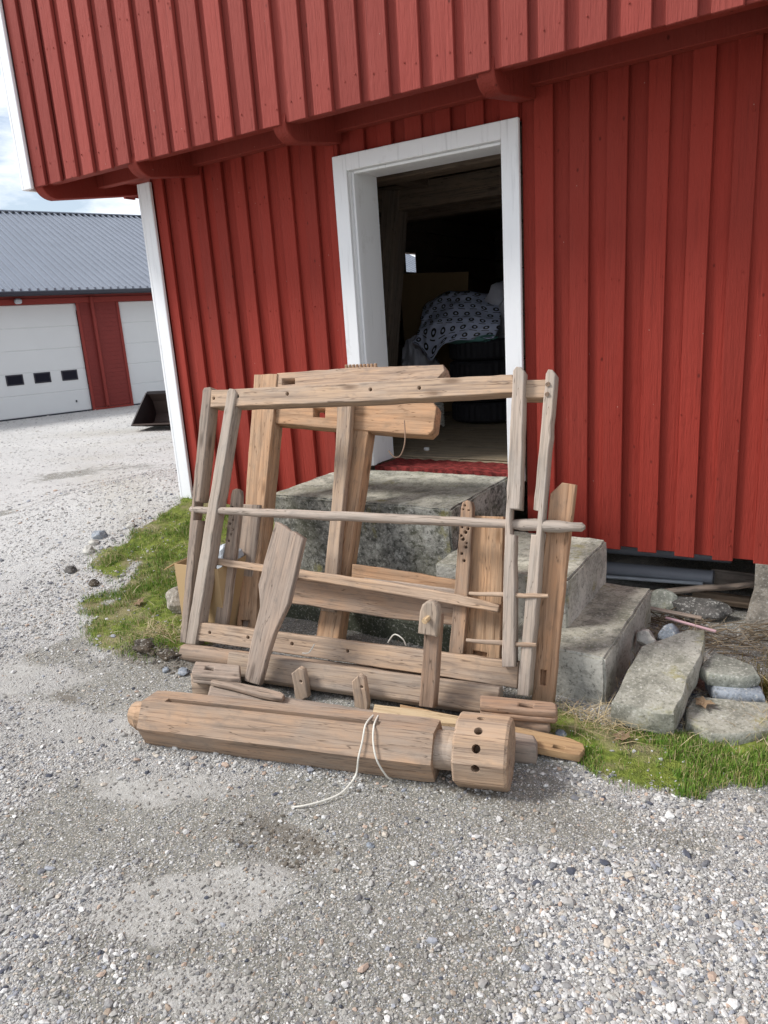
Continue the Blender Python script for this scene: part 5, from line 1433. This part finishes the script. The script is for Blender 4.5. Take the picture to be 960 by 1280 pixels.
def scatter(name, pts, size, mat, flat=0.62, sink=0.15):
    n = len(pts)
    nv = len(iv)
    j = rng.uniform(-0.34, 0.34, (n, nv, 3))
    V = iv[None] * (1 + j)
    sc = np.stack([size * rng.uniform(0.8, 1.35, n), size * rng.uniform(0.6, 1.0, n), size * flat * rng.uniform(0.6, 1.1, n)], -1)
    V = V * sc[:, None, :]
    # random tumble
    a = rng.uniform(0, 2 * PI, n); t = rng.normal(0, 0.35, n)
    ca_, sa = np.cos(a)[:, None], np.sin(a)[:, None]
    ct, st = np.cos(t)[:, None], np.sin(t)[:, None]
    x, y, z = V[..., 0], V[..., 1], V[..., 2]
    y, z = y * ct - z * st, y * st + z * ct
    x, y = x * ca_ - y * sa, x * sa + y * ca_
    V = np.stack([x, y, z], -1) + pts[:, None, :]
    V[..., 2] += (size * flat * (0.5 - sink))[:, None]
    F_ = (if_[None] + (np.arange(n) * nv)[:, None, None]).reshape(-1, 3)
    me = bpy.data.meshes.new(name)
    np_mesh(me, V.reshape(-1, 3), F_)
    o = mesh_obj(name, me, mat)
    tag(o, kind='stuff')
    return o
def ring_points(n, r0, r1, p=1.0):
    """points round the standing place, thinning out with distance"""
    u = rng.uniform(0, 1, n)
    r = 1 / ((1 / r0 ** p) * (1 - u) + (1 / r1 ** p) * u) ** (1 / p)
    th = rng.uniform(math.radians(62), math.radians(185), n)
    return r * np.cos(th), r * np.sin(th), r
def blocked(x, y):
    b = (x > -2.85) & (x < -0.72) & (y > 3.2) | ((x > -1.2) & (x < -0.72) & (y > 2.75))
    b |= (y > 3.97) & (x > -4.45)
    return b
x, y, r = ring_points(520000, 0.75, 9.0, 1.0)
x = np.concatenate([x, rng.uniform(-4.5, 2.5, 90000)]); y = np.concatenate([y, rng.uniform(-0.5, 3.6, 90000)]); r = np.hypot(x, y)
g_, s_ = grass_amount(x, y), soil_amount(x, y)
keep = (~blocked(x, y)) & (rng.uniform(0, 1, len(x)) < (1 - 0.93 * g_) * (1 - 0.90 * s_) * (1 - 0.75 * pale_amount(x, y))) 
x, y, r, s_ = x[keep], y[keep], r[keep], s_[keep]
size = np.clip(rng.lognormal(math.log(0.0031), 0.52, len(x)), 0.0015, 0.016) * (0.8 + 0.11 * r)
scatter('gravel', np.stack([x, y, surf(x, y)], -1), size, M['gravel'])
x, y, r = ring_points(90000, 5.5, 22.0, 0.6)
keep = (~blocked(x, y)) & (grass_amount(x, y) < 0.2)
x, y, r = x[keep], y[keep], r[keep]
scatter('gravel', np.stack([x, y, surf(x, y)], -1), np.clip(rng.lognormal(math.log(0.0058), 0.40, len(x)), 0.003, 0.016) * (0.6 + 0.075 * r), M['fargravel'], 0.5, 0.35)
x, y, r = ring_points(110000, 0.75, 4.0, 1.0)
s_ = soil_amount(x, y); g_ = grass_amount(x, y)
keep = (~blocked(x, y)) & (s_ > 0.3) & (g_ < 0.4)
x, y = x[keep], y[keep]
size = np.clip(rng.lognormal(math.log(0.0032), 0.45, len(x)), 0.0015, 0.012)
scatter('grit', np.stack([x, y, surf(x, y)], -1), size, M['soilgravel'], 0.6, 0.3)

# crumbs of dark damp soil in the scuffed places
x = np.concatenate([rng.normal(cx, sx, n_) for cx, cy, sx, sy, n_ in ((-1.42, 1.53, 0.10, 0.03, 110), (-1.33, 1.45, 0.06, 0.03, 60), (-1.58, 1.43, 0.07, 0.03, 45), (-0.95, 1.99, 0.12, 0.03, 50), (-2.85, 2.23, 0.14, 0.04, 500), (-1.40, 1.85, 0.2, 0.03, 45))])
y = np.concatenate([rng.normal(cy, sy, n_) for cx, cy, sx, sy, n_ in ((-1.42, 1.53, 0.10, 0.03, 110), (-1.33, 1.45, 0.06, 0.03, 60), (-1.58, 1.43, 0.07, 0.03, 45), (-0.95, 1.99, 0.12, 0.03, 50), (-2.85, 2.23, 0.14, 0.04, 500), (-1.40, 1.85, 0.2, 0.03, 45))])
scatter('soil_crumbs', np.stack([x, y, surf(x, y)], -1), np.clip(rng.lognormal(math.log(0.0045), 0.5, len(x)), 0.002, 0.010), M['crumb'], 0.7, 0.3)

def blades(name, x, y, h, w, mat, lean=0.45, flatness=0.0, base=None):
    n = len(x)
    z = surf(x, y) if base is None else base
    a = rng.uniform(0, 2 * PI, n)
    ld = rng.uniform(0, 2 * PI, n)
    lm = np.abs(rng.normal(0, lean, n)) + flatness
    dx, dy = np.cos(ld) * np.sin(lm), np.sin(ld) * np.sin(lm); dz = np.maximum(np.cos(lm), 0.03)
    px, py = np.cos(a) * w, np.sin(a) * w
    mid = 0.55
    P = np.zeros((n, 5, 3))
    P[:, 0] = np.stack([x - px, y - py, z - 0.004], -1); P[:, 1] = np.stack([x + px, y + py, z - 0.004], -1)
    mx, my, mz = x + dx * h * mid * 0.7, y + dy * h * mid * 0.7, z + dz * h * mid + 0.002
    P[:, 2] = np.stack([mx + px * .75, my + py * .75, mz], -1); P[:, 3] = np.stack([mx - px * .75, my - py * .75, mz], -1)
    P[:, 4] = np.stack([x + dx * h, y + dy * h, z + dz * h * 0.92], -1)
    b = (np.arange(n) * 5)[:, None]
    T = np.concatenate([b + np.array([0, 1, 2]), b + np.array([0, 2, 3]), b + np.array([3, 2, 4])], 0)
    me = bpy.data.meshes.new(name)
    np_mesh(me, P.reshape(-1, 3), T)
    o = mesh_obj(name, me, mat)
    tag(o, kind='stuff')
    return o
def in_poly(n, poly):
    P = np.array(poly)
    x = rng.uniform(P[:, 0].min(), P[:, 0].max(), n); y = rng.uniform(P[:, 1].min(), P[:, 1].max(), n)
    return x, y
x, y = in_poly(120000, GRASS_L)
ga_ = grass_amount(x, y); n_ = fbm(x, y, 6, 12.0)
keep = (ga_ > 0.25) & (rng.uniform(0, 1, len(x)) < np.clip((n_ - 0.44) * 3.6, 0.02, 1)) & ~((x > -2.8) & (y > 3.1))
x, y, n_ = x[keep], y[keep], n_[keep]
blades('grass', x, y, rng.uniform(0.012, 0.036, len(x)) * (0.5 + 1.1 * n_), rng.uniform(0.0009, 0.0019, len(x)), M['grass'], 0.6)
x, y = in_poly(150000, [(-1.05, 2.2), (0.9, 2.2), (0.9, 3.0), (-1.05, 3.0)])
ga_ = grass_amount(x, y); n_ = fbm(x, y, 4, 13.0)
lush = np.clip(1.3 - np.abs(x + 0.15) * 1.4, 0.1, 1) * np.clip(1 - (y - 2.72) / 0.15, 0, 1)
keep = (ga_ > 0.25) & (rng.uniform(0, 1, len(x)) < np.clip((n_ - 0.50) * 5.0 + 0.34 * lush - 0.08, 0.02, 1)) & ~((x < -0.72) & (y > 2.74))
x, y, n_, lush = x[keep], y[keep], n_[keep], lush[keep]
blades('grass', x, y, rng.uniform(0.010, 0.040, len(x)) * (0.45 + 0.8 * lush), rng.uniform(0.0009, 0.0020, len(x)), M['grass'], 0.5)
x, y = in_poly(16000, [(-4.9, 1.9), (0.9, 1.9), (0.9, 4.0), (-4.9, 4.0)])
ga_ = grass_amount(x, y)
keep = (ga_ > 0.01) & (ga_ < 0.75) & (fbm(x, y, 8, 17.0) > 0.46) & ~((x > -2.85) & (x < -0.7) & (y > 2.7))
x, y = x[keep], y[keep]
blades('grass', x, y, rng.uniform(0.02, 0.055, len(x)), rng.uniform(0.0009, 0.0018, len(x)), M['grass'], 0.6)
# dry straw on the right, by the step and round the stones
x = np.concatenate([rng.normal(-0.72, 0.10, 260), rng.uniform(-0.75, 0.3, 500), rng.normal(-0.12, 0.09, 500), rng.uniform(-4.2, -2.8, 260), rng.normal(-3.02, 0.10, 220)])
y = np.concatenate([rng.normal(2.60, 0.05, 260), rng.uniform(2.5, 3.8, 500), rng.normal(2.86, 0.07, 500), rng.uniform(2.3, 3.8, 260), rng.normal(2.42, 0.05, 220)])
blades('dry_straw', x, y, rng.uniform(0.05, 0.17, len(x)), rng.uniform(0.0010, 0.0022, len(x)), M['straw'], 0.2, 1.2, surf(x, y) + rng.uniform(0.0, 0.03, len(x)))
x = np.concatenate([rng.normal(-0.13, 0.08, 3000), rng.normal(0.05, 0.15, 2500)]); y = np.concatenate([rng.normal(3.12, 0.07, 3000), rng.normal(3.3, 0.15, 2500)])
blades('moss', x, y, rng.uniform(0.012, 0.045, len(x)), rng.uniform(0.001, 0.002, len(x)), M['moss'], 0.5, 0, np.maximum(surf(x, y), 0.0))
# twigs under the barn edge
bmT = bmesh.new()
for i in range(190):
    cx, cy = random.uniform(-0.85, -0.05), random.uniform(3.45, 3.92)
    L = random.uniform(0.06, 0.26); a = random.gauss(0.2, 0.7); e = random.gauss(0.05, 0.22)
    z0 = float(surf(np.array(cx), np.array(cy))) + random.uniform(0.005, 0.05)
    p0 = Vector((cx, cy, z0)); d = Vector((math.cos(a), math.sin(a), e))
    t_ = tube_mesh([p0 - d * L / 2, p0 + Vector((0, 0, random.gauss(0, 0.012))), p0 + d * L / 2], [random.uniform(0.0015, 0.004)] * 2 + [0.001], 5)
    me_ = bpy.data.meshes.new('t'); t_.to_mesh(me_); t_.free(); bmT.from_mesh(me_); bpy.data.meshes.remove(me_)
tag(bm_obj('dry_twigs', bmT, M['twig']), kind='stuff')
# a few dry leaves
lv = [((-0.36, 2.83, 0.075), 'pale dry leaf lying on the sunken slab'), ((-0.60, 2.52, 0.03), 'curled dry leaf in the grass before the lowest step'), ((-0.07, 2.50, 0.035), 'brown dry leaf in the bright grass at right'), ((-3.45, 2.62, 0.10), 'dry leaf in the grass left of the rounded grey stone')]
for loc, lab in lv:
    bm = bmesh.new()
    c = bm.verts.new((0, 0, 0)); rim = []
    for i in range(12):
        a = 2 * PI * i / 12; r_ = 0.032 * (0.65 + 0.55 * (i % 2)) * random.uniform(0.8, 1.2)
        rim.append(bm.verts.new((r_ * 1.4 * math.cos(a), r_ * math.sin(a), random.uniform(0.0, 0.014))))
    for i in range(12): bm.faces.new((c, rim[i], rim[(i + 1) % 12]))
    r = bmesh.ops.solidify(bm, geom=bm.faces[:], thickness=0.0012)
    o = bm_obj('dry_leaf', bm, M['dryleaf'])
    o.location = loc; o.rotation_euler = (random.gauss(0, 0.2), random.gauss(0, 0.2), random.uniform(0, 6))
    tag(o, lab, 'leaf')
# clods of dug earth at the left, by the roller end
for i, (x, y, sz, lab) in enumerate(((-2.93, 2.24, 0.06, 'larger dark clod of dug earth at the lower edge of the left grass'), (-2.78, 2.24, 0.045, 'smaller dark clod of dug earth nearer the brown roller'))):
    tag(stone('earth_clod', (x, y, float(surf(np.array(x), np.array(y))) + 0.004), (sz * 1.6, sz, sz * 0.6), M['soilclod'], 70 + i, 4, 0.5), lab, 'clod')
